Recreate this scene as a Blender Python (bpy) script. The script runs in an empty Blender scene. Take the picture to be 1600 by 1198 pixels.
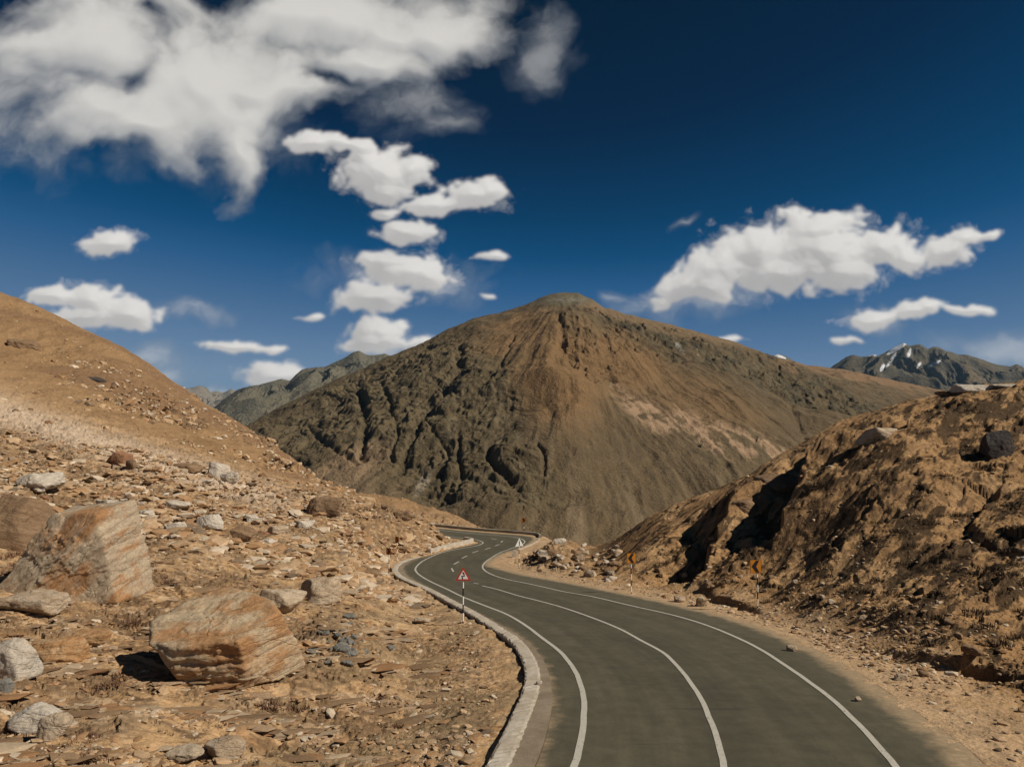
import bpy, bmesh, math, random
import numpy as np
from mathutils import Vector, Matrix, geometry

# ------------------------------------------------------------------ camera, world, sun
F = 1100.0 / 1600.0            # focal length in frame widths
PITCH = math.atan(61 / 1100.0)
CP, SP = math.cos(PITCH), math.sin(PITCH)
scene = bpy.context.scene
col = scene.collection
cam = bpy.data.cameras.new("camera")
cam.sensor_width = 36.0
cam.lens = 36.0 * F
cam.clip_start = 0.1
cam.clip_end = 60000
camo = bpy.data.objects.new("camera", cam)
col.objects.link(camo)
camo.location = (0, 0, 0)
camo.rotation_euler = (math.radians(90) + PITCH, 0, 0)
scene.camera = camo

SUN_EL, SUN_AZ = 41.0, 111.0   # azimuth clockwise from +Y (the view direction)
sl = bpy.data.lights.new("sun", 'SUN')
sl.energy = 4.8
sl.angle = math.radians(0.53)
sl.color = (1.0, 0.925, 0.80)
so = bpy.data.objects.new("sun", sl)
col.objects.link(so)
e, az = math.radians(SUN_EL), math.radians(SUN_AZ)
sdir = Vector((math.sin(az) * math.cos(e), math.cos(az) * math.cos(e), math.sin(e)))
so.rotation_euler = (-sdir).to_track_quat('-Z', 'Y').to_euler()

vs = scene.view_settings
vs.view_transform = 'Standard'
vs.look = 'None'
vs.exposure = 0.0
vs.gamma = 1.0
scene.cycles.use_denoising = True
scene.cycles.max_bounces = 4
scene.cycles.diffuse_bounces = 2
scene.cycles.volume_bounces = 0
scene.render.film_transparent = False


def slope(px, py):
    """photograph direction -> (x/y, z/y)"""
    a = (px - 800) / 1100.0
    b = (599 - py) / 1100.0
    y = CP - b * SP
    return a / y, (SP + b * CP) / y


world = bpy.data.worlds.new("World")
scene.world = world
world.use_nodes = True
world.cycles.sampling_method = 'MANUAL'
world.cycles.sample_map_resolution = 256


class NB:
    """small helper for node trees"""
    def __init__(s, nt):
        s.nt = nt

    def n(s, t, **k):
        nd = s.nt.nodes.new(t)
        for a, v in k.items():
            setattr(nd, a, v)
        return nd

    def put(s, sock, v):
        if v is None:
            return
        if isinstance(v, bpy.types.NodeSocket):
            s.nt.links.new(v, sock)
        elif isinstance(v, (tuple, list)):
            v = tuple(v)
            if sock.type == 'RGBA' and len(v) == 3:
                v = v + (1,)
            sock.default_value = v
        else:
            sock.default_value = v

    def m(s, op, a, b=None, c=None, clamp=False):
        nd = s.n('ShaderNodeMath', operation=op)
        nd.use_clamp = clamp
        s.put(nd.inputs[0], a)
        s.put(nd.inputs[1], b)
        s.put(nd.inputs[2], c)
        return nd.outputs[0]

    def vm(s, op, a, b=None, scale=None):
        nd = s.n('ShaderNodeVectorMath', operation=op)
        s.put(nd.inputs[0], a)
        s.put(nd.inputs[1], b)
        if scale is not None:
            s.put(nd.inputs['Scale'], scale)
        return nd.outputs['Value'] if op in ('LENGTH', 'DOT_PRODUCT') else nd.outputs[0]

    def noise(s, vec, scale, detail=6, rough=0.55, dist=0.0, lac=2.0, color=False):
        nd = s.n('ShaderNodeTexNoise')
        s.put(nd.inputs['Vector'], vec)
        nd.inputs['Scale'].default_value = scale
        nd.inputs['Detail'].default_value = detail
        nd.inputs['Roughness'].default_value = rough
        nd.inputs['Distortion'].default_value = dist
        nd.inputs['Lacunarity'].default_value = lac
        return nd.outputs['Color' if color else 'Fac']

    def voro(s, vec, scale, feature='F1', detail=0.0, rough=0.5, out='Distance'):
        nd = s.n('ShaderNodeTexVoronoi', feature=feature)
        s.put(nd.inputs['Vector'], vec)
        nd.inputs['Scale'].default_value = scale
        nd.inputs['Detail'].default_value = detail
        nd.inputs['Roughness'].default_value = rough
        return nd.outputs[out]

    def map(s, vec, loc=(0, 0, 0), rot=(0, 0, 0), scale=(1, 1, 1), kind='POINT'):
        nd = s.n('ShaderNodeMapping', vector_type=kind)
        s.put(nd.inputs['Vector'], vec)
        nd.inputs['Location'].default_value = loc
        nd.inputs['Rotation'].default_value = rot
        nd.inputs['Scale'].default_value = scale
        return nd.outputs[0]

    def rng(s, v, a, b, c=0.0, d=1.0, smooth=True):
        nd = s.n('ShaderNodeMapRange')
        nd.interpolation_type = 'SMOOTHSTEP' if smooth else 'LINEAR'
        s.put(nd.inputs[0], v)
        for i, x in enumerate((a, b, c, d)):
            s.put(nd.inputs[i + 1], x)
        return nd.outputs[0]

    def mix(s, f, a, b, mode='MIX'):
        nd = s.n('ShaderNodeMix', data_type='RGBA', blend_type=mode)
        s.put(nd.inputs[0], f)
        s.put(nd.inputs[6], a)
        s.put(nd.inputs[7], b)
        return nd.outputs[2]

    def ramp(s, f, stops, interp='LINEAR'):
        nd = s.n('ShaderNodeValToRGB')
        cr = nd.color_ramp
        cr.interpolation = interp
        while len(cr.elements) < len(stops):
            cr.elements.new(0.5)
        for el, (p, c) in zip(cr.elements, stops):
            el.position = p
            el.color = tuple(c) + (1,)
        s.put(nd.inputs[0], f)
        return nd.outputs[0]


BG = 0.1
# brightness of the physical sky -> the deep polarised blue of the photograph
SKY_RAMP = ((0.10, (0, 27, 50)), (0.13, (0, 34, 65)), (0.174, (0, 57, 96)), (0.21, (8, 72, 116)), (0.25, (38, 88, 134)), (0.31, (66, 104, 144)), (0.42, (92, 123, 158)), (0.58, (112, 138, 166)))


def srgb(c):
    return tuple(((v / 255 + 0.055) / 1.055) ** 2.4 if v > 10 else v / 255 / 12.92 for v in c)


def build_world():
    wn = world.node_tree
    wn.nodes.clear()
    B = NB(wn)
    out = B.n('ShaderNodeOutputWorld')
    bg = B.n('ShaderNodeBackground')
    wn.links.new(bg.outputs[0], out.inputs[0])
    sky = B.n('ShaderNodeTexSky', sky_type='NISHITA')
    sky.sun_disc = False
    sky.sun_elevation = math.radians(SUN_EL)
    sky.sun_rotation = math.radians(SUN_AZ)
    sky.altitude = 4300
    sky.air_density = 1.0
    sky.dust_density = 0.3
    sky.ozone_density = 2.5
    sp = B.n('ShaderNodeSeparateColor')
    B.put(sp.inputs[0], sky.outputs[0])
    f = B.m('MULTIPLY', sp.outputs[1], BG / 0.6)
    c = B.ramp(f, [(g / 0.6, srgb(v)) for g, v in SKY_RAMP])
    B.put(bg.inputs[0], B.vm('SCALE', c, scale=1.0 / BG))
    bg.inputs[1].default_value = BG


build_world()

import time
T0 = time.time()
rnd = random.Random(7)
rs = np.random.RandomState(11)


# ------------------------------------------------------------------ numpy noise
def _h(ix, iy, iz, seed):
    n = (ix.astype(np.int64) * 374761393 + iy.astype(np.int64) * 668265263 + iz.astype(np.int64) * 2147483647 + seed * 974634777) & 0xFFFFFFFF
    n = ((n ^ (n >> 13)) * 1274126177) & 0xFFFFFFFF
    n = ((n ^ (n >> 16)) * 2246822519) & 0xFFFFFFFF
    return (n ^ (n >> 15)) & 0xFFFFFFFF


def perlin2(x, y, seed=0):
    x = np.asarray(x, np.float64)
    y = np.asarray(y, np.float64)
    fx, fy = np.floor(x), np.floor(y)
    tx, ty = (x - fx).astype(np.float32), (y - fy).astype(np.float32)
    ix, iy = fx.astype(np.int64), fy.astype(np.int64)
    z = np.zeros(1, np.int64)

    def g(i, j, dx, dy):
        a = _h(ix + i, iy + j, z, seed).astype(np.float32) * (2 * math.pi / 4294967296.0)
        return np.cos(a) * dx + np.sin(a) * dy
    u = tx * tx * tx * (tx * (tx * 6 - 15) + 10)
    v = ty * ty * ty * (ty * (ty * 6 - 15) + 10)
    a = g(0, 0, tx, ty)
    b = g(1, 0, tx - 1, ty)
    c = g(0, 1, tx, ty - 1)
    d = g(1, 1, tx - 1, ty - 1)
    return ((a + (b - a) * u) * (1 - v) + (c + (d - c) * u) * v) * 1.5


def fbm(x, y, octv=5, gain=0.5, lac=2.03, seed=0):
    s, am, t = 0.0, 1.0, 0.0
    for o in range(octv):
        s = s + am * perlin2(x, y, seed + o * 17)
        t += am
        am *= gain
        x, y = x * lac * 0.8 - y * lac * 0.6, x * lac * 0.6 + y * lac * 0.8
    return s / t * 1.6


def fbm_a(x, y, octv=5, gain=0.5, lac=2.03, seed=0):
    """without rotation between octaves: keeps a stretch direction"""
    s, am, t = 0.0, 1.0, 0.0
    for o in range(octv):
        s = s + am * perlin2(x + o * 13.7, y + o * 7.1, seed + o * 17)
        t += am
        am *= gain
        x, y = x * lac, y * lac
    return s / t * 1.6


def ridged(x, y, octv=5, gain=0.5, lac=2.03, seed=0, rot=True):
    s, am, t = 0.0, 1.0, 0.0
    for o in range(octv):
        s = s + am * (1 - np.abs(perlin2(x, y, seed + o * 17)) * 2.0)
        t += am
        am *= gain
        if rot:
            x, y = x * lac * 0.8 - y * lac * 0.6, x * lac * 0.6 + y * lac * 0.8
        else:
            x, y = x * lac + 5.3, y * lac
    return s / t


def perlin3(x, y, z, seed=0):
    fx, fy, fz = np.floor(x), np.floor(y), np.floor(z)
    tx, ty, tz = x - fx, y - fy, z - fz
    ix, iy, iz = fx.astype(np.int64), fy.astype(np.int64), fz.astype(np.int64)
    u, v, w = [t * t * t * (t * (t * 6 - 15) + 10) for t in (tx, ty, tz)]
    r = 0
    for i in (0, 1):
        for j in (0, 1):
            for k in (0, 1):
                h = _h(ix + i, iy + j, iz + k, seed)
                a = (h & 0xFFFF) / 65536.0 * 2 * math.pi
                cz = ((h >> 16) & 0xFFFF) / 32768.0 - 1
                sz = np.sqrt(1 - cz * cz)
                g = np.cos(a) * sz * (tx - i) + np.sin(a) * sz * (ty - j) + cz * (tz - k)
                r = r + g * (u if i else 1 - u) * (v if j else 1 - v) * (w if k else 1 - w)
    return r * 1.6


def fbm3(p, octv=4, gain=0.5, seed=0):
    s, am, t = 0.0, 1.0, 0.0
    x, y, z = p[:, 0], p[:, 1], p[:, 2]
    for o in range(octv):
        s = s + am * perlin3(x, y, z, seed + o * 31)
        t += am
        am *= gain
        x, y, z = x * 2.05 + 3.1, y * 2.05 + 1.7, z * 2.05 + 9.2
    return s / t


def facet(x, y, seed=0, tilt=1.0):
    """angular noise: every cell is a flat tilted plate at its own height"""
    x = np.asarray(x, np.float64); y = np.asarray(y, np.float64)
    fx, fy = np.floor(x), np.floor(y)
    ix, iy = fx.astype(np.int64), fy.astype(np.int64)
    z = np.zeros(1, np.int64)
    best = np.full(x.shape, 9.0, np.float32)
    val = np.zeros(x.shape, np.float32)
    for i in (-1, 0, 1):
        for j in (-1, 0, 1):
            h = _h(ix + i, iy + j, z, seed)
            cx = (h & 1023).astype(np.float32) / 1023
            cy = ((h >> 10) & 1023).astype(np.float32) / 1023
            dx = (x - fx).astype(np.float32) - i - cx
            dy = (y - fy).astype(np.float32) - j - cy
            q = dx * dx + dy * dy
            v = ((h >> 20) & 63).astype(np.float32) / 31.5 - 1
            g1 = ((h >> 22) & 31).astype(np.float32) / 15.5 - 1
            g2 = ((h >> 27) & 31).astype(np.float32) / 15.5 - 1
            m = q < best
            best = np.where(m, q, best)
            val = np.where(m, v * 0.6 + (g1 * dx + g2 * dy) * tilt, val)
    return val


def facet3(p, seed=0):
    f = np.floor(p)
    ip = f.astype(np.int64)
    best = np.full(len(p), 9.0)
    val = np.zeros(len(p))
    for i in (-1, 0, 1):
        for j in (-1, 0, 1):
            for k in (-1, 0, 1):
                h = _h(ip[:, 0] + i, ip[:, 1] + j, ip[:, 2] + k, seed)
                h2 = _h(ip[:, 0] + i, ip[:, 1] + j, ip[:, 2] + k, seed + 77)
                d = p - f - np.array([i, j, k]) - np.stack([(h & 255) / 255.0, ((h >> 8) & 255) / 255.0, ((h >> 16) & 255) / 255.0], 1)
                q = (d * d).sum(1)
                g = np.stack([(h2 & 255) / 127.5 - 1, ((h2 >> 8) & 255) / 127.5 - 1, ((h2 >> 16) & 255) / 127.5 - 1], 1)
                v = ((h >> 24) & 255) / 127.5 - 1
                m = q < best
                best = np.where(m, q, best)
                val = np.where(m, v * 0.5 + (g * d).sum(1) * 0.8, val)
    return val


def ss(a, b, x):
    t = np.clip((x - a) / (b - a), 0, 1)
    return t * t * (3 - 2 * t)


def lerp(a, b, t):
    return a + (b - a) * t


# ------------------------------------------------------------------ object helpers
def tag(o, label=None, cat=None, group=None, kind=None):
    if label: o["label"] = label
    if cat: o["category"] = cat
    if group: o["group"] = group
    if kind: o["kind"] = kind
    return o


def mesh_np(name, V, Fc, mats, smooth=False, parent=None, mat_idx=None, colors=None, loc=None):
    """V (n,3), Fc (m,3 or 4) int array"""
    me = bpy.data.meshes.new(name)
    V = np.asarray(V, np.float32)
    Fc = np.asarray(Fc, np.int32)
    k = Fc.shape[1]
    me.vertices.add(len(V))
    me.vertices.foreach_set("co", V.ravel())
    me.loops.add(Fc.size)
    me.loops.foreach_set("vertex_index", Fc.ravel())
    me.polygons.add(len(Fc))
    me.polygons.foreach_set("loop_start", np.arange(0, Fc.size, k, dtype=np.int32))
    me.polygons.foreach_set("loop_total", np.full(len(Fc), k, np.int32))
    if mat_idx is not None:
        me.polygons.foreach_set("material_index", np.asarray(mat_idx, np.int32))
    me.polygons.foreach_set("use_smooth", np.full(len(Fc), smooth, bool))
    for m in (mats if isinstance(mats, (list, tuple)) else [mats]):
        me.materials.append(m)
    if colors is not None:
        at = me.color_attributes.new("Col", 'FLOAT_COLOR', 'POINT')
        c4 = np.ones((len(V), 4), np.float32)
        c4[:, :colors.shape[1]] = colors
        at.data.foreach_set("color", c4.ravel())
    me.update()
    me.validate()
    o = bpy.data.objects.new(name, me)
    col.objects.link(o)
    if parent is not None:
        o.parent = parent
    if loc is not None:
        o.location = loc
    return o


def mesh_py(name, verts, faces, mats, parent=None, idx=None, smooth=False, loc=None, rot=None):
    me = bpy.data.meshes.new(name)
    me.from_pydata([tuple(v) for v in verts], [], [tuple(f) for f in faces])
    for m in (mats if isinstance(mats, (list, tuple)) else [mats]):
        me.materials.append(m)
    if idx is not None:
        for p, i in zip(me.polygons, idx):
            p.material_index = i
    for p in me.polygons:
        p.use_smooth = smooth
    me.update()
    o = bpy.data.objects.new(name, me)
    col.objects.link(o)
    if parent is not None: o.parent = parent
    if loc is not None: o.location = loc
    if rot is not None: o.rotation_euler = rot
    return o


def empty(name, loc, rot=(0, 0, 0)):
    o = bpy.data.objects.new(name, None)
    col.objects.link(o)
    o.location = loc
    o.rotation_euler = rot
    o.empty_display_size = 0.3
    return o


# ------------------------------------------------------------------ materials
def new_mat(name):
    m = bpy.data.materials.new(name)
    m.use_nodes = True
    nt = m.node_tree
    bs = nt.nodes['Principled BSDF']
    bs.inputs['Roughness'].default_value = 0.9
    bs.inputs['Specular IOR Level'].default_value = 0.25
    return m, NB(nt), bs


def terrain_mat(name, sc, bump_d, rough=0.95, fine=0.35, bump2=None):
    """vertex colours of the ground itself, broken up by fine noise, with fine relief"""
    m, B, bs = new_mat(name)
    geo = B.n('ShaderNodeNewGeometry')
    P = geo.outputs['Position']
    at = B.n('ShaderNodeVertexColor')
    at.layer_name = "Col"
    n1 = B.noise(P, 1.0 / sc, 8, 0.62)
    n2 = B.noise(B.map(P, rot=(0.3, 0.5, 0.2), scale=(1, 1, 3.5)), 3.3 / sc, 8, 0.68)
    f = B.m('ADD', B.m('MULTIPLY', B.m('SUBTRACT', n1, 0.5), fine * 2.2), B.m('MULTIPLY', B.m('SUBTRACT', n2, 0.5), fine * 2.6))
    f = B.m('ADD', f, 1.0)
    c = B.vm('SCALE', at.outputs['Color'], scale=f)
    bs_c = B.vm('MAXIMUM', c, (0.004, 0.003, 0.002))
    B.put(bs.inputs['Base Color'], bs_c)
    bs.inputs['Roughness'].default_value = rough
    bs.inputs['Specular IOR Level'].default_value = 0.12
    bp = B.n('ShaderNodeBump')
    bp.inputs['Strength'].default_value = 1.0
    bp.inputs['Distance'].default_value = bump_d
    v = B.voro(P, 5.0 / sc, 'F1', 2.0, 0.6)
    h = B.m('ADD', n2, B.m('MULTIPLY', v, -0.35))
    B.put(bp.inputs['Height'], h)
    B.put(bs.inputs['Normal'], bp.outputs[0])
    return m


def rock_mat(name, base, second, dark, sc=1.0, tilt=(0.25, -0.2, 0), orange=0.0, ocol=(0.36, 0.16, 0.05)):
    m, B, bs = new_mat(name)
    tc = B.n('ShaderNodeTexCoord')
    oi = B.n('ShaderNodeObjectInfo')
    P = B.vm('ADD', tc.outputs['Object'], B.vm('SCALE', oi.outputs['Random'], scale=37.0))
    S = B.map(B.map(P, rot=tilt), scale=(0.5, 0.5, 3.0))
    n1 = B.noise(S, 1.2 * sc, 12, 0.74, 0.9)
    n2 = B.noise(P, 3.2 * sc, 8, 0.65)
    n3 = B.noise(P, 0.7 * sc, 4, 0.5)
    c = B.mix(B.rng(n1, 0.36, 0.62), base, second)
    c = B.mix(B.m('MULTIPLY', B.rng(n2, 0.55, 0.74), 0.6), c, dark)
    if orange:
        c = B.mix(B.m('MULTIPLY', B.rng(B.m('ADD', B.m('MULTIPLY', n1, 0.5), B.m('MULTIPLY', n3, 0.6)), 0.50, 0.62), orange), c, ocol)
    ck = B.voro(B.vm('ADD', S, B.vm('SCALE', B.noise(P, 1.2 * sc, 4, 0.6, color=True), scale=0.9)), 0.75 * sc, 'DISTANCE_TO_EDGE')
    ckm = B.rng(ck, 0.0, 0.02)
    c = B.vm('SCALE', c, scale=B.rng(B.noise(P, 14 * sc, 6, 0.7), 0.25, 0.75, 0.72, 1.2))
    B.put(bs.inputs['Base Color'], c)
    bp = B.n('ShaderNodeBump')
    bp.inputs['Strength'].default_value = 1.0
    bp.inputs['Distance'].default_value = 0.14 / sc ** 0.5
    B.put(bp.inputs['Height'], B.m('ADD', B.m('ADD', B.m('MULTIPLY', n1, 0.9), B.m('MULTIPLY', n2, 0.7)), B.m('MULTIPLY', ckm, 0.16)))
    B.put(bs.inputs['Normal'], bp.outputs[0])
    return m


def plain_mat(name, c, rough=0.6, var=0.15, sc=6.0, bump=0.0):
    m, B, bs = new_mat(name)
    geo = B.n('ShaderNodeTexCoord')
    n = B.noise(geo.outputs['Object'], sc, 6, 0.65)
    f = B.rng(n, 0.25, 0.75, 1 - var, 1 + var)
    B.put(bs.inputs['Base Color'], B.vm('SCALE', B.mix(0.0, c, c), scale=f))
    bs.inputs['Roughness'].default_value = rough
    if bump:
        bp = B.n('ShaderNodeBump')
        bp.inputs['Distance'].default_value = bump
        B.put(bp.inputs['Height'], n)
        B.put(bs.inputs['Normal'], bp.outputs[0])
    return m



# ------------------------------------------------------------------ clouds: a far dome patch, see-through between the clouds, sunlight and self-shade painted in
puffy = [(592, 268, 68, 44, 0), (604, 300, 46, 20, 0), (556, 226, 48, 13, -14), (488, 224, 38, 16, 0), (640, 265, 30, 26, 0),
         (745, 307, 50, 28, 0), (768, 300, 26, 24, 0), (682, 322, 62, 17, 0), (600, 331, 26, 8, 0),
         (634, 362, 50, 17, 0), (614, 353, 24, 12, 0), (640, 425, 68, 30, 0), (672, 436, 34, 22, 0), (590, 466, 64, 28, 0), (610, 408, 62, 15, 0),
         (763, 402, 24, 5, 0), (486, 496, 16, 7, 0), (592, 520, 50, 24, 0), (590, 536, 70, 15, 0),
         (368, 541, 52, 11, -5), (424, 546, 18, 8, 0), (425, 590, 48, 20, 0), (85, 465, 48, 15, 0), (148, 474, 50, 30, 0),
         (196, 497, 46, 24, 0), (130, 500, 70, 20, 0), (175, 377, 40, 20, 0),
         (1280, 392, 112, 56, 0), (1272, 358, 62, 32, 0), (1190, 388, 66, 42, 0), (1120, 424, 66, 38, 25), (1215, 428, 90, 34, 0),
         (1372, 386, 76, 38, 0), (1310, 425, 70, 34, 0), (1420, 405, 40, 24, 0), (1070, 446, 50, 26, 30), (1110, 452, 46, 24, 0),
         (1480, 390, 42, 30, 0), (1506, 364, 28, 15, 0), (1545, 363, 17, 8, 0), (1370, 497, 50, 13, 12), (1424, 485, 40, 14, 8),
         (1456, 479, 30, 12, 0), (1512, 485, 42, 8, 0), (1325, 532, 20, 5, 0), (766, 461, 10, 3, 0), (1145, 530, 20, 6, 0)]
wispy = [(500, 25, 260, 90, 0), (610, 55, 120, 62, 0), (680, 60, 70, 56, 0), (310, 140, 200, 105, 0), (80, 80, 180, 120, 0), (120, 190, 90, 60, 20), (210, 215, 130, 55, 0),
             (375, 240, 42, 72, 0), (430, 150, 130, 62, 0), (560, 105, 130, 50, 0)]
thin = [(835, 75, 52, 66, 0), (620, 175, 120, 50, 0), (700, 205, 60, 24, 0), (430, 215, 90, 60, 0), (260, 260, 170, 46, 0), (90, 250, 80, 50, 0), (1000, 4, 50, 14, 0),
        (1015, 474, 80, 30, 20), (1110, 470, 110, 36, 5), (958, 470, 22, 20, 0), (560, 425, 80, 30, 0), (205, 545, 70, 26, -15), (245, 575, 60, 24, 0),
        (610, 532, 80, 30, 0), (700, 450, 66, 36, 0), (1345, 505, 60, 20, 0), (1560, 515, 90, 40, 0), (305, 606, 80, 15, 0), (290, 468, 70, 14, 0), (1075, 345, 26, 10, 0)]
holes = [(175, 132, 44, 24, 20), (218, 14, 26, 34, 0), (505, 128, 70, 15, -15), (600, 150, 40, 12, 0), (376, 165, 30, 14, 0), (85, 290, 50, 40, 0)]


def smin(a, b, k):
    h = np.clip(0.5 + 0.5 * (b - a) / k, 0, 1)
    return b + (a - b) * h - k * h * (1 - h)


def ell_field(lst, a, s_, k, grow=1.0):
    acc = None
    for (px, py, rx, ry, rot) in lst:
        a0, s0 = slope(px, py)
        c, sn = math.cos(math.radians(rot)), math.sin(math.radians(rot))
        dx, dy = a - a0, s_ - s0
        u = (dx * c + dy * sn) / (rx * grow / 1100)
        v = (-dx * sn + dy * c) / (ry * grow / 1100)
        f = np.sqrt(u * u + v * v)
        acc = f if acc is None else smin(acc, f, k)
    return 1 - acc


def billow(x, y, octv, gain, seed):
    sm, am, t = 0.0, 1.0, 0.0
    for o in range(octv):
        sm = sm + am * np.abs(perlin2(x, y, seed + o * 17)) * 2
        t += am
        am *= gain
        x, y = x * 1.66 - y * 1.2 + 3, x * 1.2 + y * 1.66 + 1
    return sm / t


def blur(A, k):
    r = int(2.5 * k)
    w = np.exp(-0.5 * (np.arange(-r, r + 1) / k) ** 2)
    w /= w.sum()
    for ax in (0, 1):
        P = np.pad(A, [(r, r) if i == ax else (0, 0) for i in (0, 1)], 'edge')
        n = A.shape[ax]
        A = sum(w[i] * (P[i:i + n] if ax == 0 else P[:, i:i + n]) for i in range(2 * r + 1))
    return A


def n_soft(a, s_):
    return fbm(a * 7, s_ * 9, 6, 0.6, seed=61) * 2


def build_clouds():
    na, ns = 1500, 660
    av = np.linspace(-1.0, 1.0, na)
    sv = np.linspace(-0.04, 0.72, ns)
    a, s_ = np.meshgrid(av, sv)
    da, dsv = av[1] - av[0], sv[1] - sv[0]
    wa = a + fbm(a * 9, s_ * 9, 4, seed=31) * 0.012 + fbm(a * 36, s_ * 36, 4, 0.5, seed=33) * 0.0026
    ws = s_ + fbm(a * 9 + 7, s_ * 9, 4, seed=35) * 0.009 + fbm(a * 36, s_ * 36 + 9, 4, 0.5, seed=37) * 0.0026
    D = ell_field(puffy, wa, ws, 0.07, 0.99)
    bil = billow(wa * 21, ws * 25, 5, 0.52, 39)
    fb = fbm(wa * 40, ws * 50, 5, 0.55, seed=41)
    T = D * 1.25 + (bil - 0.42) * 0.80 + fb * 0.12 + 0.02
    alp = ss(-0.10, 0.36, T)
    alp = blur(alp, 1.5)
    alp = np.maximum(alp, 0.30 * ss(-0.35, 0.25, T + 0.10 * n_soft(a, s_)))
    H = np.sqrt(np.clip(T + 0.05, 0, 1.6)) * 0.045 + np.clip(D, 0, 2) * 0.02
    H = H + blur(bil, 2) * 0.009 + blur(fb, 2) * 0.003
    L = np.array([0.45, 0.62, 0.64])

    def light(Hh, k):
        Hb = blur(Hh, k)
        gx = np.gradient(Hb, axis=1) / da
        gy = np.gradient(Hb, axis=0) / dsv
        return (-gx * L[0] - gy * L[1] + L[2]) / np.sqrt(gx * gx + gy * gy + 1)
    lam = 0.22 * light(H, 1.5) + 0.30 * light(H, 4) + 0.48 * light(H * 1.3, 10)
    Tc = blur(np.clip(T, 0, 1), 4)
    ab = 0
    for k in (8, 18, 30, 44):
        ab = ab + np.roll(np.roll(Tc, -k, 0), -k // 2, 1)
    ab = ab / 4
    lit = 0.34 + 0.52 * np.clip(lam, 0, 1) + 0.20 * (1 - ab * 1.5) + 0.04 * blur(fb, 1.5)
    top = np.array([0.78, 0.755, 0.72])
    low = np.array([0.42, 0.41, 0.405])
    cp = low + (top - low) * np.clip((lit - 0.28) / 0.80, 0, 1)[..., None] ** 0.9
    # wispy bank
    w1 = fbm(a * 3.0, s_ * 3.0, 6, 0.55, seed=51) * 0.07
    w2 = fbm(a * 3.0 + 9, s_ * 3.0, 6, 0.55, seed=53) * 0.07
    Dw = ell_field(wispy, a + w1, s_ + w2, 0.35)
    Dh = ell_field(holes, a + w1 * 0.6, s_ + w2 * 0.6, 0.2)
    n1 = fbm((a + w1) * 5, (s_ + w2) * 7, 8, 0.55, seed=55)
    n2 = billow((a + w1 * .6) * 10, (s_ + w2 * .6) * 12, 6, 0.5, 57) - 0.4
    Dt = ell_field(thin, a + w1 * 0.7, s_ + w2 * 0.7, 0.25)
    Tw = Dw * 1.25 - 0.50 * np.clip(Dh + 0.10, 0, 1.1) ** 1.3 + n1 * 0.50 + n2 * 0.34 + 0.06
    aw = 1 - np.exp(-2.6 * np.clip(Tw + 0.20, 0, 3) ** 1.7)
    Hs = np.clip(Tw, 0, 1.5) * 0.045
    lw = light(Hs, 5) * 0.5 + light(Hs, 14) * 0.5 - L[2]
    big = ss(0.0, 0.85, blur(Tw, 3))
    # the core of the bank is bright and even, its lower fringes are thin and grey
    br = np.clip(0.38 + 0.62 * big + 0.60 * lw + 0.10 * n1, 0, 1)
    hi = np.array([0.66, 0.64, 0.605])
    lo = np.array([0.160, 0.185, 0.220])
    cw = lo + (hi - lo) * br[..., None]
    aw = aw * ss(0.0, 0.05, s_)
    # thin veils beside and below the bank
    Tt = Dt * 1.1 + n1 * 0.75 + n2 * 0.75 + 0.02
    at_ = (1 - np.exp(-0.75 * np.clip(Tt + 0.25, 0, 3) ** 1.6)) * 0.62 * ss(0.0, 0.05, s_)
    ct = np.array([0.21, 0.235, 0.27]) + np.array([0.25, 0.23, 0.20]) * ss(0.2, 1.2, Tt)[..., None] + np.array([0.10, 0.10, 0.10]) * ss(0.35, 0.1, s_)[..., None]
    a2 = aw + at_ * (1 - aw)
    cw = (cw * aw[..., None] + ct * (at_ * (1 - aw))[..., None]) / np.maximum(a2, 1e-4)[..., None]
    aw = a2
    A = alp + aw * (1 - alp)
    C = (cp * alp[..., None] + cw * (aw * (1 - alp))[..., None]) / np.maximum(A, 1e-4)[..., None]
    R = 42000.0
    q = R / np.sqrt(1 + a * a + s_ * s_)
    V = np.c_[(a * q).ravel(), q.ravel(), (s_ * q).ravel()]
    I = np.arange(na * ns).reshape(ns, na)
    Am = np.maximum.reduce([A[:-1, :-1], A[1:, :-1], A[:-1, 1:], A[1:, 1:]]) > 0.004
    Fc = np.stack([I[:-1, :-1], I[:-1, 1:], I[1:, 1:], I[1:, :-1]], -1)[Am]
    used = np.unique(Fc)
    mp = np.full(na * ns, -1, np.int64)
    mp[used] = np.arange(len(used))
    c4 = np.concatenate([C, A[..., None]], -1).reshape(-1, 4)[used]
    m = bpy.data.materials.new("cloud_material")
    m.use_nodes = True
    nt = m.node_tree
    nt.nodes.clear()
    B = NB(nt)
    out = B.n('ShaderNodeOutputMaterial')
    at = B.n('ShaderNodeVertexColor')
    at.layer_name = "Col"
    em = B.n('ShaderNodeEmission')
    B.put(em.inputs[0], at.outputs['Color'])
    tr = B.n('ShaderNodeBsdfTransparent')
    mx = B.n('ShaderNodeMixShader')
    B.put(mx.inputs[0], at.outputs['Alpha'])
    nt.links.new(tr.outputs[0], mx.inputs[1])
    nt.links.new(em.outputs[0], mx.inputs[2])
    nt.links.new(mx.outputs[0], out.inputs[0])
    m.cycles.emission_sampling = 'NONE'
    o = mesh_np("clouds", V[used], mp[Fc], m, smooth=True, colors=c4)
    tag(o, "white and grey clouds scattered over the deep blue sky", None, None, "stuff")


build_clouds()

# ------------------------------------------------------------------ the road in plan
DR_D = np.array([0, 70, 80, 90, 100, 110, 120, 140, 200, 400], float)
DR_Z = np.array([6.74, 15.07, 16.2, 17.1, 17.85, 18.4, 18.7, 18.9, 19.2, 20.0], float)


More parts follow.
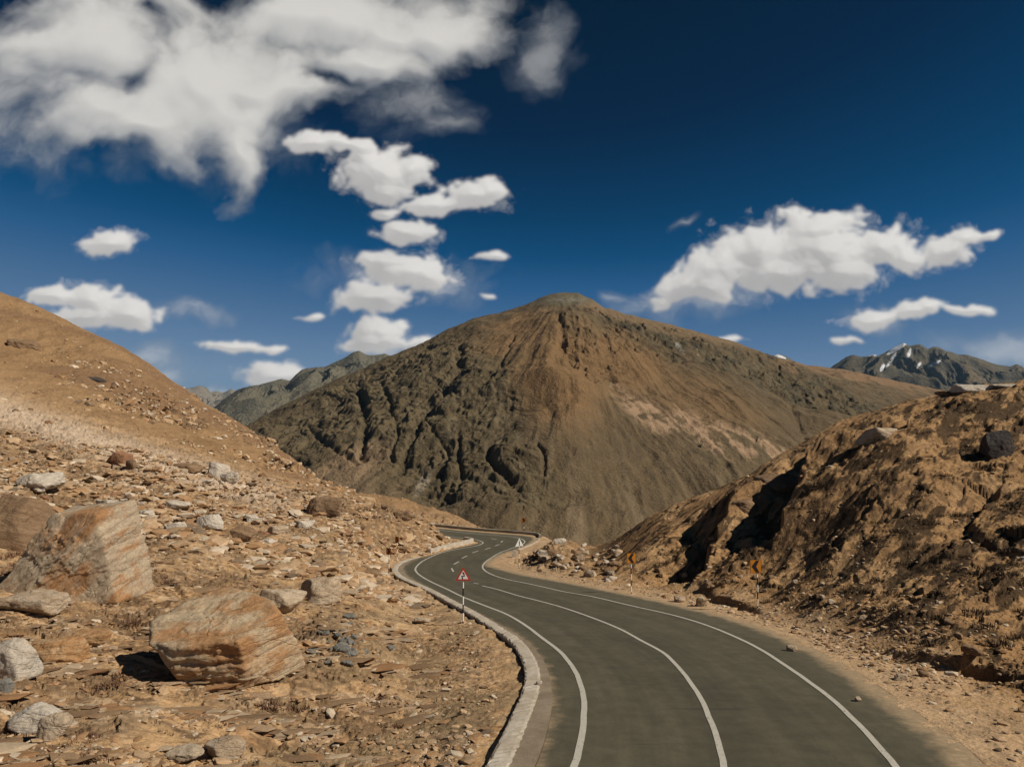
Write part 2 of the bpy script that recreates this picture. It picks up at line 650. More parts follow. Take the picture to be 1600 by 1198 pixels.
def road_z(y):
    return -np.interp(y, DR_D, DR_Z)


def road_pt(px, py):
    a, s = slope(px, py)
    lo, hi = 5.0, 400.0
    for _ in range(60):                 # s*y + drop(y) falls as y grows
        mid = 0.5 * (lo + hi)
        if s * mid > road_z(mid): lo = mid
        else: hi = mid
    y = 0.5 * (lo + hi)
    return np.array([a * y, y])


def smooth_curve(pts, step=0.8):
    P = [np.asarray(p, float) for p in pts]
    P = [2 * P[0] - P[1]] + P + [2 * P[-1] - P[-2]]
    out = []
    for i in range(1, len(P) - 2):
        p0, p1, p2, p3 = P[i - 1:i + 3]
        def tj(ti, a, b): return ti + max(np.linalg.norm(b - a), 1e-4) ** 0.5
        t0 = 0; t1 = tj(t0, p0, p1); t2 = tj(t1, p1, p2); t3 = tj(t2, p2, p3)
        n = max(3, int(np.linalg.norm(p2 - p1) / 0.4))
        for t in np.linspace(t1, t2, n, endpoint=False):
            a1 = (t1 - t) / (t1 - t0) * p0 + (t - t0) / (t1 - t0) * p1
            a2 = (t2 - t) / (t2 - t1) * p1 + (t - t1) / (t2 - t1) * p2
            a3 = (t3 - t) / (t3 - t2) * p2 + (t - t2) / (t3 - t2) * p3
            b1 = (t2 - t) / (t2 - t0) * a1 + (t - t0) / (t2 - t0) * a2
            b2 = (t3 - t) / (t3 - t1) * a2 + (t - t1) / (t3 - t1) * a3
            out.append((t2 - t) / (t2 - t1) * b1 + (t - t1) / (t2 - t1) * b2)
    out.append(P[-2])
    C = np.array(out)
    for _ in range(3):
        C[1:-1] = 0.25 * C[:-2] + 0.5 * C[1:-1] + 0.25 * C[2:]
    L = np.r_[0, np.cumsum(np.linalg.norm(np.diff(C, axis=0), axis=1))]
    n = max(2, int(L[-1] / step))
    t = np.linspace(0, L[-1], n + 1)
    return np.c_[np.interp(t, L, C[:, 0]), np.interp(t, L, C[:, 1])]


def trace(pts, step=0.8):
    return smooth_curve([road_pt(*p) for p in pts], step)


T_left_line = [(750, 1500), (825, 1370), (870, 1270), (896.4, 1198), (906.4, 1165), (911.4, 1132), (913, 1099), (906.4, 1066), (893, 1039), (873, 1016), (846.6, 996),
               (820, 976), (790.8, 959), (757.5, 946), (722.5, 932), (698, 920), (675, 909.5), (659.5, 900.8), (650.8, 893.8), (649, 888.5), (652.5, 883), (661, 876),
               (675, 869), (694.5, 862), (719, 857), (740, 853.5), (752, 850), (755, 847.4), (750.5, 844.8), (740, 842.5), (722.5, 840.4), (707, 838.6), (680, 836), (640, 832)]
T_right_line = [(1590, 1500), (1540, 1400), (1470, 1290), (1400, 1198), (1350, 1140), (1300, 1092), (1248.7, 1054), (1185.5, 1012.7), (1152, 996), (1102.5, 976),
                (1052.6, 961), (986, 946), (919.7, 930.6), (880, 924), (862.5, 920), (827.5, 912), (792.5, 905), (775, 899.9), (762.8, 894.6), (755.8, 889.4), (754, 885),
                (756.6, 879.8), (762.8, 874.5), (773.3, 867.5), (785.5, 861.4), (801, 856), (813.5, 851.8), (819.6, 847.4), (819.6, 844.8), (813.5, 841.3), (801, 838.6),
                (783.8, 836.9), (757.5, 835), (731, 832.5), (705, 829.9), (680, 827.5), (640, 824)]
T_centre = [(1100, 1500), (1130, 1400), (1140, 1290), (1130.7, 1198), (1122.4, 1159), (1112, 1129), (1095.8, 1092), (1079, 1066), (1059, 1041), (1036, 1019), (1002.8, 1001),
            (969.5, 982.8), (919.7, 962.8), (869.8, 946), (820, 933), (810, 930.5), (775, 920), (753, 914.8)]
T_asph_left = [(660, 1500), (745, 1370), (800, 1270), (836.6, 1198), (846.6, 1172), (858, 1132), (863, 1099), (859.9, 1066), (850, 1033), (825, 1004), (800, 986), (766, 968), (731, 951), (696.5, 933.5),
               (658, 912.5), (640, 902), (631, 893), (630, 887), (640.7, 878), (658, 871.4), (678, 865.5), (702, 858.5), (727, 852.8), (743, 849.6), (749, 847.2), (744, 845.2), (732, 843.3),
               (712, 841.3), (690, 839), (660, 836.5), (620, 833), (570, 829)]
T_asph_right = [(1790, 1500), (1720, 1400), (1640, 1300), (1542, 1198), (1511, 1168), (1459.6, 1132), (1408, 1096), (1356, 1060), (1294, 1024), (1227, 992.8), (1150, 966), (1100, 953), (1050, 941),
                (950, 921), (880, 907.5), (830, 898.8), (795, 890.5), (775, 885.5), (768, 881), (773, 875), (785, 868), (800, 862), (816, 857.5), (831, 850.5), (839, 844.5), (840, 840.5),
                (832, 837.2), (800, 834), (760, 831), (720, 827.6), (694, 825), (650, 821.5), (570, 816)]
T_outer_left = [(520, 1500), (620, 1380), (700, 1280), (759, 1198), (783.7, 1149.7), (801, 1114.8), (816, 1080), (820, 1052), (813, 1027.6), (796, 1003), (766, 982), (734.8, 961.4), (696.5, 940),
                (658, 919.5), (630, 907), (618, 900), (612, 890), (619.7, 881), (636, 874), (651, 870)]
LL, RL, CL = trace(T_left_line), trace(T_right_line), trace(T_centre)
AL, AR, OL = trace(T_asph_left), trace(T_asph_right), trace(T_outer_left)
AL_near = np.array([p for p in AL])


def polyline_dist(x, y, C, side=False):
    """distance from points to polyline (chunked); also signed side (+ = left of travel)"""
    A, Bp = C[:-1], C[1:]
    D = Bp - A
    L2 = (D ** 2).sum(1) + 1e-12
    best = np.full(x.shape, 1e18, np.float64)
    sg = np.zeros(x.shape)
    for i in range(len(A)):
        dx, dy = x - A[i, 0], y - A[i, 1]
        t = np.clip((dx * D[i, 0] + dy * D[i, 1]) / L2[i], 0, 1)
        q = (dx - t * D[i, 0]) ** 2 + (dy - t * D[i, 1]) ** 2
        m = q < best
        best = np.where(m, q, best)
        if side:
            cr = D[i, 0] * dy - D[i, 1] * dx
            sg = np.where(m, cr, sg)
    best = np.sqrt(best)
    return (best, np.sign(sg)) if side else best


def in_poly(x, y, C):
    ins = np.zeros(x.shape, bool)
    n = len(C)
    for i in range(n):
        x1, y1 = C[i]
        x2, y2 = C[(i + 1) % n]
        if y1 == y2: continue
        c = ((y1 > y) != (y2 > y)) & (x < (x2 - x1) * (y - y1) / (y2 - y1) + x1)
        ins ^= c
    return ins


# ------------------------------------------------------------------ near terrain
TP = []
def tp(px, lst):
    for d, py in lst:
        a, s = slope(px, py)
        TP.append((a, d, s))
tp(-500, [(9, 1850), (16, 1250), (30, 930), (60, 700), (120, 540), (220, 420), (400, 330), (500, 330)])
tp(-200, [(9, 1800), (18, 1170), (32, 930), (60, 730), (120, 600), (220, 470), (360, 385), (480, 400)])
tp(0, [(9, 1780), (14, 1380), (20, 1160), (26, 1040), (32, 965), (40, 890), (55, 795), (75, 732), (110, 680), (170, 600), (260, 510), (335, 455), (400, 462), (480, 500)])
tp(150, [(20, 1170), (32, 985), (45, 890), (60, 815), (75, 765), (100, 720), (140, 660), (200, 600), (300, 522), (350, 530), (470, 590)])
tp(300, [(9, 1760), (14, 1360), (20, 1190), (27, 1065), (36, 955), (50, 865), (70, 795), (95, 745), (140, 705), (200, 655), (285, 618), (330, 632), (470, 720)])
tp(450, [(20, 1195), (30, 1035), (40, 950), (55, 880), (75, 822), (100, 782), (150, 745), (220, 716), (250, 713), (300, 735), (470, 830)])
tp(540, [(9, 1800), (14, 1400), (24, 1130), (32, 1015), (45, 935), (60, 880), (80, 825), (100, 790), (125, 772), (160, 768), (200, 766), (240, 780), (470, 900)])
tp(620, [(24, 1150), (35, 1020), (46, 960), (60, 922), (80, 868), (92, 832), (105, 800), (118, 797), (135, 800), (155, 790), (185, 775), (205, 780), (300, 860)])
tp(680, [(24, 1160), (35, 1040), (45, 988), (92, 858), (98, 838), (104, 815), (112, 822), (122, 834), (135, 817), (150, 803), (180, 795), (200, 802), (300, 900)])
tp(704, [(98, 852), (103, 832), (108, 836), (135, 818), (150, 806), (180, 804), (230, 860)])
tp(745, [(115, 850), (132, 829), (150, 825), (170, 826), (200, 860), (300, 930)])
tp(800, [(9, 1780), (125, 834), (135, 837), (160, 860), (200, 900), (300, 960), (470, 960)])
tp(830, [(70, 893), (80, 875), (90, 866), (98, 858), (128, 850), (160, 890)])
tp(870, [(68, 900), (76, 876), (84, 856), (92, 843), (100, 846), (120, 862), (200, 930), (470, 960)])
tp(950, [(58, 920), (66, 900), (76, 872), (88, 850), (100, 858), (130, 900), (250, 950)])
tp(1000, [(54.5, 930), (62, 905), (74, 850), (88, 815), (105, 832), (150, 890)])
tp(1100, [(46.5, 953), (52, 928), (60, 875), (70, 815), (82, 773), (95, 785), (140, 850), (300, 940), (470, 950)])
tp(1200, [(39, 985), (44, 958), (52, 895), (62, 812), (76, 724), (90, 738), (140, 830)])
tp(1300, [(31, 1030), (36, 1000), (44, 925), (54, 820), (64, 735), (76, 668), (90, 682), (150, 800), (300, 900)])
tp(1400, [(25.5, 1092), (29, 1062), (36, 985), (46, 860), (56, 748), (66, 668), (76, 632), (90, 650), (150, 780)])
tp(1500, [(12, 1460), (21.5, 1160), (25, 1110), (31, 1030), (40, 900), (50, 780), (60, 688), (70, 612), (85, 632), (150, 760), (300, 870)])
tp(1600, [(9, 1730), (15, 1330), (19.5, 1200), (22, 1150), (28, 1060), (36, 930), (46, 795), (58, 675), (70, 600), (85, 615), (150, 740)])
tp(1900, [(9, 1730), (20, 1160), (28, 1000), (40, 830), (55, 670), (70, 570), (85, 570), (150, 700), (300, 830)])
tp(2200, [(9, 1730), (20, 1080), (30, 880), (50, 660), (70, 540), (150, 660), (470, 830)])
TP = np.array(TP)


def tps_fit(X, Y, v, lam=1e-4):
    n = len(v)
    r2 = (X[:, None] - X[None]) ** 2 + (Y[:, None] - Y[None]) ** 2
    K = 0.5 * r2 * np.log(r2 + 1e-9)
    P = np.c_[np.ones(n), X, Y]
    A = np.zeros((n + 3, n + 3))
    A[:n, :n] = K + lam * np.eye(n)
    A[:n, n:] = P
    A[n:, :n] = P.T
    return np.linalg.solve(A, np.r_[v, 0, 0, 0])


def tps_eval(w, X, Y, x, y):
    n = len(X)
    r = w[n] + w[n + 1] * x + w[n + 2] * y
    x32, y32 = x.astype(np.float32), y.astype(np.float32)
    acc = np.zeros(x.shape, np.float32)
    for i in range(n):
        r2 = (x32 - X[i]) ** 2 + (y32 - Y[i]) ** 2
        acc += np.float32(0.5 * w[i]) * r2 * np.log(r2 + 1e-9)
    return r + acc


KX, KY = 2.6, 1.0
# fit height divided by distance, as a function of bearing and log distance
W_T = tps_fit(TP[:, 0] * KX, np.log(TP[:, 1]) * KY, TP[:, 2] * 1.0, 2e-4)


def base_s(a, ld):
    return tps_eval(W_T, TP[:, 0] * KX, np.log(TP[:, 1]) * KY, a * KX, ld * KY)


QUAL = 1.0
A_ax = np.unique(np.r_[np.linspace(-1.35, -0.80, 90), np.linspace(-0.80, 0.80, int(1050 * QUAL)), np.linspace(0.80, 1.45, 110)])
LD_ax = np.unique(np.r_[np.linspace(math.log(8.5), math.log(16), 70), np.linspace(math.log(16), math.log(130), int(900 * QUAL)), np.linspace(math.log(130), math.log(470), int(260 * QUAL))])
GA, GL = np.meshgrid(A_ax, LD_ax)
GD = np.exp(GL)
GX, GY = GA * GD, GD
GS = base_s(GA, GL)
GZ = GS * GD

# regions: corridor of the road and its distances
near = (GD < 200) & (np.abs(GX) < 75)
xs, ys = GX[near], GY[near]
CORR = np.r_[AL, AR[::-1]]
OUT = np.r_[OL, AL[np.argmin(((AL - OL[-1]) ** 2).sum(1)):], AR[::-1]]
ins = np.zeros(GX.shape, bool)
ins[near] = in_poly(xs, ys, OUT)
dL = np.full(GX.shape, 1e3)
dR = np.full(GX.shape, 1e3)
OUTL = OUT[:len(OUT) - len(AR)]
dL[near] = polyline_dist(xs, ys, OUTL[::2])
dR[near] = polyline_dist(xs, ys, AR[::2])
dRoad = np.where(ins, 0, np.minimum(dL, dR))
leftside = (dL < dR)
RZ = road_z(GD)


def cliff(px_pts, h, Lr, Ll, seed, step=0.35):
    """a rock step: high on the right of the line, low on the left"""
    pts = []
    for (px, py, d) in px_pts:
        a, s = slope(px, py)
        pts.append(np.array([a * d, d]))
    C = smooth_curve(pts, 0.8)
    if C[0, 1] < C[-1, 1]:
        pass
    else:
        C = C[::-1]
    m = (np.abs(GX - C[:, 0].mean()) < 40) & (np.abs(GY - C[:, 1].mean()) < 40)
    x, y = GX[m], GY[m]
    wx = x + fbm(x / 5.0, y / 5.0, 4, seed=seed) * 0.8
    wy = y + fbm(x / 5.0 + 40, y / 5.0, 4, seed=seed + 3) * 0.8
    dd, sg = polyline_dist(wx, wy, C, True)
    # along-parameter taper
    T = C[-1] - C[0]
    u = ((wx - C[0, 0]) * T[0] + (wy - C[0, 1]) * T[1]) / (T @ T)
    tap = ss(-0.12, 0.12, u) * ss(1.12, 0.88, u)
    left = sg > 0                    # line runs away from the camera: left = -x side
    f = np.where(left, -0.75 * np.clip(1 - dd / Ll, 0, 1) ** 1.3, 0.55 * np.clip(1 - dd / Lr, 0, 1) ** 1.3)
    edge = ss(-step, step, np.where(left, -dd, dd))
    f = lerp(-0.72 * np.clip(1 - dd / Ll, 0, 1) ** 1.3, 0.28 * np.clip(1 - dd / Lr, 0, 1) ** 1.3, edge)
    var = 0.7 + 0.5 * fbm(x / 5.0, y / 5.0, 3, seed=seed + 9)
    out = np.zeros(GX.shape)
    out[m] = h * f * tap * var
    return out


def terrace(v, step, sharp=0.75):
    q = v / step
    f = q - np.floor(q)
    return (np.floor(q) + ss(sharp, 1.0, f)) * step


right_w = ss(0.02, 0.12, GA - 0.03) * (~leftside)
left_w = 1 - right_w
far_smooth = ss(120, 190, GD)
offroad = ss(0.3, 6.0, dRoad)
off2 = ss(0.2, 2.0, dRoad)

disp = np.zeros(GX.shape)
# --- left: thin, gently dipping rock ledges among sand
wz = fbm(GX / 9.0, GY / 9.0, 4, seed=5)
rocky_l = ss(-0.15, 0.35, fbm(GX / 11.0 + 3, GY / 7.0, 4, seed=21) + 0.25 * ss(40, 70, GD))
u = GZ * 1.0 + 0.10 * GX + 0.06 * GY + wz * 0.9 + fbm_a(GX / 1.6, GY / 0.5, 4, seed=33) * 0.14
ter = terrace(u, 0.42, 0.7) - u
lamp = lerp(1.0, 2.2, ss(45, 110, GD))
fcA = facet(GX / 1.9 + fbm(GX, GY, 3, seed=14) * 0.25, GY / 1.0, 311, 1.0)
fcB = facet(GX / 0.62, GY / 0.40, 313, 1.0)
fcC = facet(GX / 0.26, GY / 0.20, 315, 1.0)
fcR = ss(-0.1, 0.3, fbm(GX / 6, GY / 3.5, 4, seed=16) + 0.30 * ss(38, 60, GD))
u3 = GZ + 0.16 * GX + 0.10 * GY + fbm_a(GX / 5.0, GY / 1.3, 5, 0.55, seed=34) * 0.55
ter3 = terrace(u3, 0.17, 0.80) - u3
rocky2 = ss(0.0, 0.25, fbm_a(GX / 7.0 + 8, GY / 2.6, 4, seed=36))
disp += left_w * (1 - 0.75 * far_smooth) * (ter * 0.8 * rocky_l * lamp + ter3 * 1.6 * rocky2 * lamp + fbm(GX / 7.0, GY / 7.0, 5, seed=2) * 0.55 + (ridged(GX / 2.2, GY / 1.2, 5, seed=8) - 0.6) * 0.15 * (0.3 + rocky_l) * lamp
        + fbm(GX / 0.7, GY / 0.5, 4, 0.6, seed=12) * 0.035
        + (fcA * 0.16 * lamp + fcB * 0.085 * lamp) * fcR + fcC * 0.028 * (0.4 + fcR))
# rock bands on the upper left hillside
PYs = 599 - 1100 * ((GZ / GD) * CP - SP) / (CP + (GZ / GD) * SP)
PXs = 800 + 1100 * GA
band = ss(0, 1, 1 - np.abs((PYs - (560 + 0.42 * (PXs - 60))) / 55.0)) * ss(150, 90, GD * 0 + np.abs(PXs - 330) * 0.55) * far_smooth
band = np.clip(band, 0, 1) * ss(-0.25, 0.2, fbm(GX / 22, GY / 45, 4, seed=61))
disp += left_w * far_smooth * (fbm(GX / 60, GY / 60, 5, seed=66) * 2.2 + (ridged(GX / 9, GY / 16, 4, 0.6, seed=67) - 0.55) * 1.0 + band * ((ridged(GX / 14, GY / 30, 5, 0.6, seed=44) - 0.5) * 5.0 + (terrace(GZ + fbm(GX / 20, GY / 30, 4, seed=46) * 6, 4.0, 0.7) - GZ - fbm(GX / 20, GY / 30, 4, seed=46) * 6) * 1.0) + fbm(GX / 6, GY / 9, 4, 0.6, seed=45) * 0.25)
# --- right: broken rock with steep sides towards the road
w = (GX * 0.93 - GY * 0.36) / 5.5 + fbm(GX / 8.0, GY / 8.0, 4, seed=71) * 1.1
fr = w - np.floor(w)
saw = ss(0.0, 0.13, fr) * (1 - fr) * 1.1
cell = ss(-0.05, 0.35, fbm(GX / 6.0, GY / 6.0, 3, seed=73))
w2 = (GX * 0.8 - GY * 0.6) / 1.9 + fbm(GX / 2.5, GY / 2.5, 4, seed=75) * 1.0
fr2 = w2 - np.floor(w2)
saw2 = ss(0.0, 0.16, fr2) * (1 - fr2)
cell2 = ss(0.0, 0.3, fbm(GX / 2.6, GY / 2.6, 3, seed=77))
w3 = (GX * 0.85 - GY * 0.5) / 0.75 + fbm(GX / 1.2, GY / 1.2, 4, seed=85) * 1.2
fr3 = w3 - np.floor(w3)
saw3 = ss(0.0, 0.2, fr3) * (1 - fr3)
cell3 = ss(-0.1, 0.3, fbm(GX / 2.0, GY / 2.0, 3, seed=87))
lt = (GX * 0.55 - GY * 0.83)
ls = (GX * 0.83 + GY * 0.55)
rA = facet(lt / 1.6 + fbm(GX / 2, GY / 2, 3, seed=18) * 0.3, ls / 3.6, 321, 1.0)
rB = facet(lt / 0.6, ls / 1.3, 323, 1.0)
rC = facet(GX / 0.28, GY / 0.26, 325, 1.0)
rR = ss(-0.15, 0.25, fbm(GX / 5, GY / 5, 4, seed=20))
disp += right_w * offroad * (rA * 0.34 * rR + rB * 0.19 * (0.3 + 0.7 * rR) + rC * 0.035)
disp += right_w * offroad * (saw * cell * 0.10 + saw2 * cell2 * 0.10 - 0.1 + fbm_a(lt / 7, ls / 22, 2, seed=79) * 0.9 + saw3 * 0.07 * cell3
        + fbm(GX / 0.8, GY / 0.8, 4, 0.6, seed=83) * 0.05)
disp += cliff([(1215, 850, 57), (1240, 790, 62), (1262, 735, 66), (1300, 672, 73)], 6.0, 16, 7, 91)
disp += cliff([(1085, 880, 57), (1110, 840, 62), (1140, 790, 72)], 4.6, 9, 6, 95)
disp += cliff([(1580, 850, 40), (1520, 800, 45), (1560, 740, 52)], 0.8, 7, 3, 103)
disp += cliff([(1235, 990, 37.5), (1190, 935, 44.5), (1110, 912, 53)], 1.5, 5, 2.5, 107, 0.25)
disp += cliff([(1600, 1062, 27.5), (1500, 1052, 29.5), (1400, 1030, 32), (1290, 985, 36.5)], 1.0, 5, 3.5, 111, 0.25)
crest_keep = 1 - 0.5 * ss(66, 76, GD) * right_w
disp *= crest_keep
disp *= lerp(0.0, 1.0, off2)
GZ = GZ + disp
# --- join to the road
rough_s = fbm(GX / 1.5, GY / 1.5, 5, 0.6, seed=301) * 0.10
wl = ss(0.0, 7.0, dRoad)
zl = RZ - 0.12 - 0.14 * fbm(GX / 4, GY / 4, 3, seed=303)
zl = np.where(GD > 84, RZ - 0.02, zl)
zl = lerp(zl, RZ - 0.02, ss(80, 84, GD))
wr = ss(0.8, 5.5, dRoad + fbm(GX / 5, GY / 5, 3, seed=305) * 1.0)
zr = RZ + 0.012 + 0.10 * ss(0.2, 3, dRoad) + rough_s * ss(0.1, 1.5, dRoad)
Z2 = np.where(leftside, lerp(zl + rough_s * 1.2, GZ, wl), lerp(zr, GZ, wr))
lipz = RZ + 0.022 * ss(-0.1, 0.4, fbm(GX / 0.9, GY / 0.9, 4, 0.6, seed=307)) - 0.012
GZ = np.where(ins, np.where((dR < 0.55) & (dR < dL), lerp(RZ - 0.02, lipz, ss(0.55, 0.25, dR)), RZ - 0.3), Z2)
edge_in = ins & (np.minimum(dL, dR) < 0.25)


def ground_z(x, y):
    a, l = x / y, math.log(y)
    i = int(np.clip(np.searchsorted(A_ax, a) - 1, 0, len(A_ax) - 2))
    j = int(np.clip(np.searchsorted(LD_ax, l) - 1, 0, len(LD_ax) - 2))
    u = (a - A_ax[i]) / (A_ax[i + 1] - A_ax[i])
    v = (l - LD_ax[j]) / (LD_ax[j + 1] - LD_ax[j])
    return float((GZ[j, i] * (1 - u) + GZ[j, i + 1] * u) * (1 - v) + (GZ[j + 1, i] * (1 - u) + GZ[j + 1, i + 1] * u) * v)


def hit_ground(px, py, dmin=9.0):
    a, s = slope(px, py)
    i = int(np.clip(np.searchsorted(A_ax, a), 0, len(A_ax) - 1))
    sg = GZ[:, i] / GD[:, i]
    onroad = ins[:, i]
    sg = np.where(onroad, RZ[:, i] / GD[:, i], sg)
    k = np.where((sg >= s) & (GD[:, i] > dmin))[0]
    k = k[0] if len(k) else len(sg) - 1
    d = GD[k, i]
    return np.array([a * d, d, (RZ if onroad[k] else GZ)[k, i]]), d


# --- ground colours (the ground's own, plus painted shrub shadows on the right hill)
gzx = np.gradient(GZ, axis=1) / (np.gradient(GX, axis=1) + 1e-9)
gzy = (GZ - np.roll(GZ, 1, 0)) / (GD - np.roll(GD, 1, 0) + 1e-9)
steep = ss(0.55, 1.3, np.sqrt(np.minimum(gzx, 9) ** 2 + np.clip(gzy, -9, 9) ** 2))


def C3(r, g, b):
    return np.array([r, g, b])


def mixc(A, c, w):
    return A + (np.asarray(c) - A) * w[..., None]


Cc = np.zeros(GX.shape + (3,))
Cc[:] = C3(0.475, 0.310, 0.168)
Cc = mixc(Cc, C3(0.41, 0.262, 0.138), ss(-0.3, 0.5, fbm(GX / 14, GY / 14, 4, seed=201)) * 0.8)
Cc = mixc(Cc, C3(0.52, 0.36, 0.215), ss(0.1, 0.5, fbm(GX / 5, GY / 5, 4, seed=203)) * 0.5)
st = fbm_a(GX / 3.5, (u + wz) / 0.16, 4, 0.6, seed=205)
st2 = fbm_a(GX / 1.4, GY / 0.45, 5, 0.6, seed=207)
Cc = mixc(Cc, C3(0.20, 0.125, 0.070), left_w * ss(0.05, 0.40, st) * rocky_l * 0.8 * (1 - far_smooth))
Cc = mixc(Cc, C3(0.24, 0.165, 0.105), left_w * ss(0.10, 0.32, fbm_a(GX / 3.6, GY / 1.0, 6, 0.6, seed=219)) * 0.8 * (1 - far_smooth) * off2)
Cc = mixc(Cc, C3(0.30, 0.165, 0.08), left_w * ss(0.1, 0.5, st2) * (0.3 + rocky_l) * 0.55 * (1 - far_smooth))
Cc = mixc(Cc, C3(0.52, 0.40, 0.27), left_w * fcR * ss(0.15, 0.4, fcB) * 0.55 * (1 - far_smooth))
Cc = mixc(Cc, C3(0.24, 0.15, 0.085), left_w * fcR * ss(0.1, 0.5, -fcA) * 0.5 * (1 - far_smooth))
Cc = mixc(Cc, C3(0.50, 0.37, 0.25), left_w * ss(0.15, 0.5, fbm_a(GX / 2.5, GY / 0.9, 5, 0.65, seed=209)) * rocky_l * 0.7 * (1 - far_smooth))
Cc = mixc(Cc, C3(0.10, 0.062, 0.04), left_w * ss(0.42, 0.62, fbm_a(GX / 2.8, GY / 1.1, 5, 0.62, seed=211)) * 0.75 * (1 - far_smooth) * off2)
q3 = u3 / 0.17 - np.floor(u3 / 0.17)
Cc = mixc(Cc, C3(0.235, 0.155, 0.09), left_w * rocky2 * ss(0.25, 0.9, fbm_a(GX / 2.0, u3 / 0.05, 3, seed=38) + 0.5) * 0.8 * (1 - far_smooth) * off2)
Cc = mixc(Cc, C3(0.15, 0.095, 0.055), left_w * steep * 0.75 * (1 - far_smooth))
# greenish gravel bank beside the road, left
gb = left_w * ss(14, 3, dRoad) * ss(88, 70, GD) * ss(-0.3, 0.3, fbm(GX / 4, GY / 4, 4, seed=213))
Cc = mixc(Cc, C3(0.27, 0.195, 0.115), gb * 0.7)
# upper left hill: brown, pale band below, rock bands
brown = left_w * ss(130, 170, GD + (PXs - 300) * 0.0)
pale = left_w * ss(75, 95, GD) * ss(1, 0, np.abs((PYs - (640 + 0.33 * PXs)) / 42.0)) * ss(520, 380, PXs)
hillc = C3(0.265, 0.165, 0.085)
Cc = mixc(Cc, hillc, brown * 0.9)
Cc = mixc(Cc, C3(0.19, 0.115, 0.068), brown * ss(0.0, 0.5, fbm(GX / 70, GY / 50, 4, seed=215)) * 0.7)
Cc = mixc(Cc, C3(0.19, 0.115, 0.06), brown * ss(0.0, 0.45, fbm_a((GX * 0.8 + GY * 0.2) / 4.0, GY / 26.0, 5, 0.62, seed=237)) * 0.55)
Cc = mixc(Cc, C3(0.36, 0.235, 0.135), brown * ss(30, -20, PYs - (560 + 0.55 * PXs) - 60) * 0.0 + brown * ss(0.0, 60, PYs - (560 + 0.42 * PXs)) * 0.8)
Cc = mixc(Cc, C3(0.52, 0.41, 0.31), pale * 0.85)
Cc = mixc(Cc, C3(0.13, 0.085, 0.05), band * ss(-0.05, 0.3, fbm(GX / 10, GY / 12, 5, 0.6, seed=217)) * left_w * 0.9)
# right hill: tan, dark patches of shrubs with their shadows painted into the colour
R0 = C3(0.325, 0.195, 0.094)
Cc = mixc(Cc, R0, right_w * ss(0.5, 4, dRoad))
Cc = mixc(Cc, C3(0.44, 0.285, 0.150), right_w * ss(0.0, 0.45, fbm(GX / 5, GY / 6, 5, 0.6, seed=221)) * 0.65 * off2)
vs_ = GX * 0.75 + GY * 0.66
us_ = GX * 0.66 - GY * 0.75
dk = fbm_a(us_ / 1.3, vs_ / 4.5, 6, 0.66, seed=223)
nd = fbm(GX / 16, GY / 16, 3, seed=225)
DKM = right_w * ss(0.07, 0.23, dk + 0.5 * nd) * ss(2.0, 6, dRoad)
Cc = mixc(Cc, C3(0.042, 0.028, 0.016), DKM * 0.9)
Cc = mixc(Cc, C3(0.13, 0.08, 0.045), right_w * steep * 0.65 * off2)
# dusty verge along the road, right
vg = (~leftside) * ss(5.0, 0.5, dRoad + fbm(GX / 3, GY / 3, 4, seed=231) * 2.2) * (GD < 130)
Cc = mixc(Cc, C3(0.45, 0.315, 0.195), vg * 0.85)
Cc *= np.array([0.98, 0.95, 0.90])
Cc *= (1 + 0.16 * fbm(GX / 0.55, GY / 0.55, 4, 0.7, seed=233))[..., None]
Cc = np.clip(Cc, 0.01, 0.8)

M_ground = terrain_mat("ground_material", 1.0, 0.07, fine=0.42)
nr, nc = GX.shape
Vg = np.c_[GX.ravel(), GY.ravel(), GZ.ravel()]
I = np.arange(nr * nc).reshape(nr, nc)
Fg = np.c_[I[:-1, :-1].ravel(), I[:-1, 1:].ravel(), I[1:, 1:].ravel(), I[1:, :-1].ravel()]
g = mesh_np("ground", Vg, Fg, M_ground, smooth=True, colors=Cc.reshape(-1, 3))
tag(g, kind="structure")
NEARPATCH = True


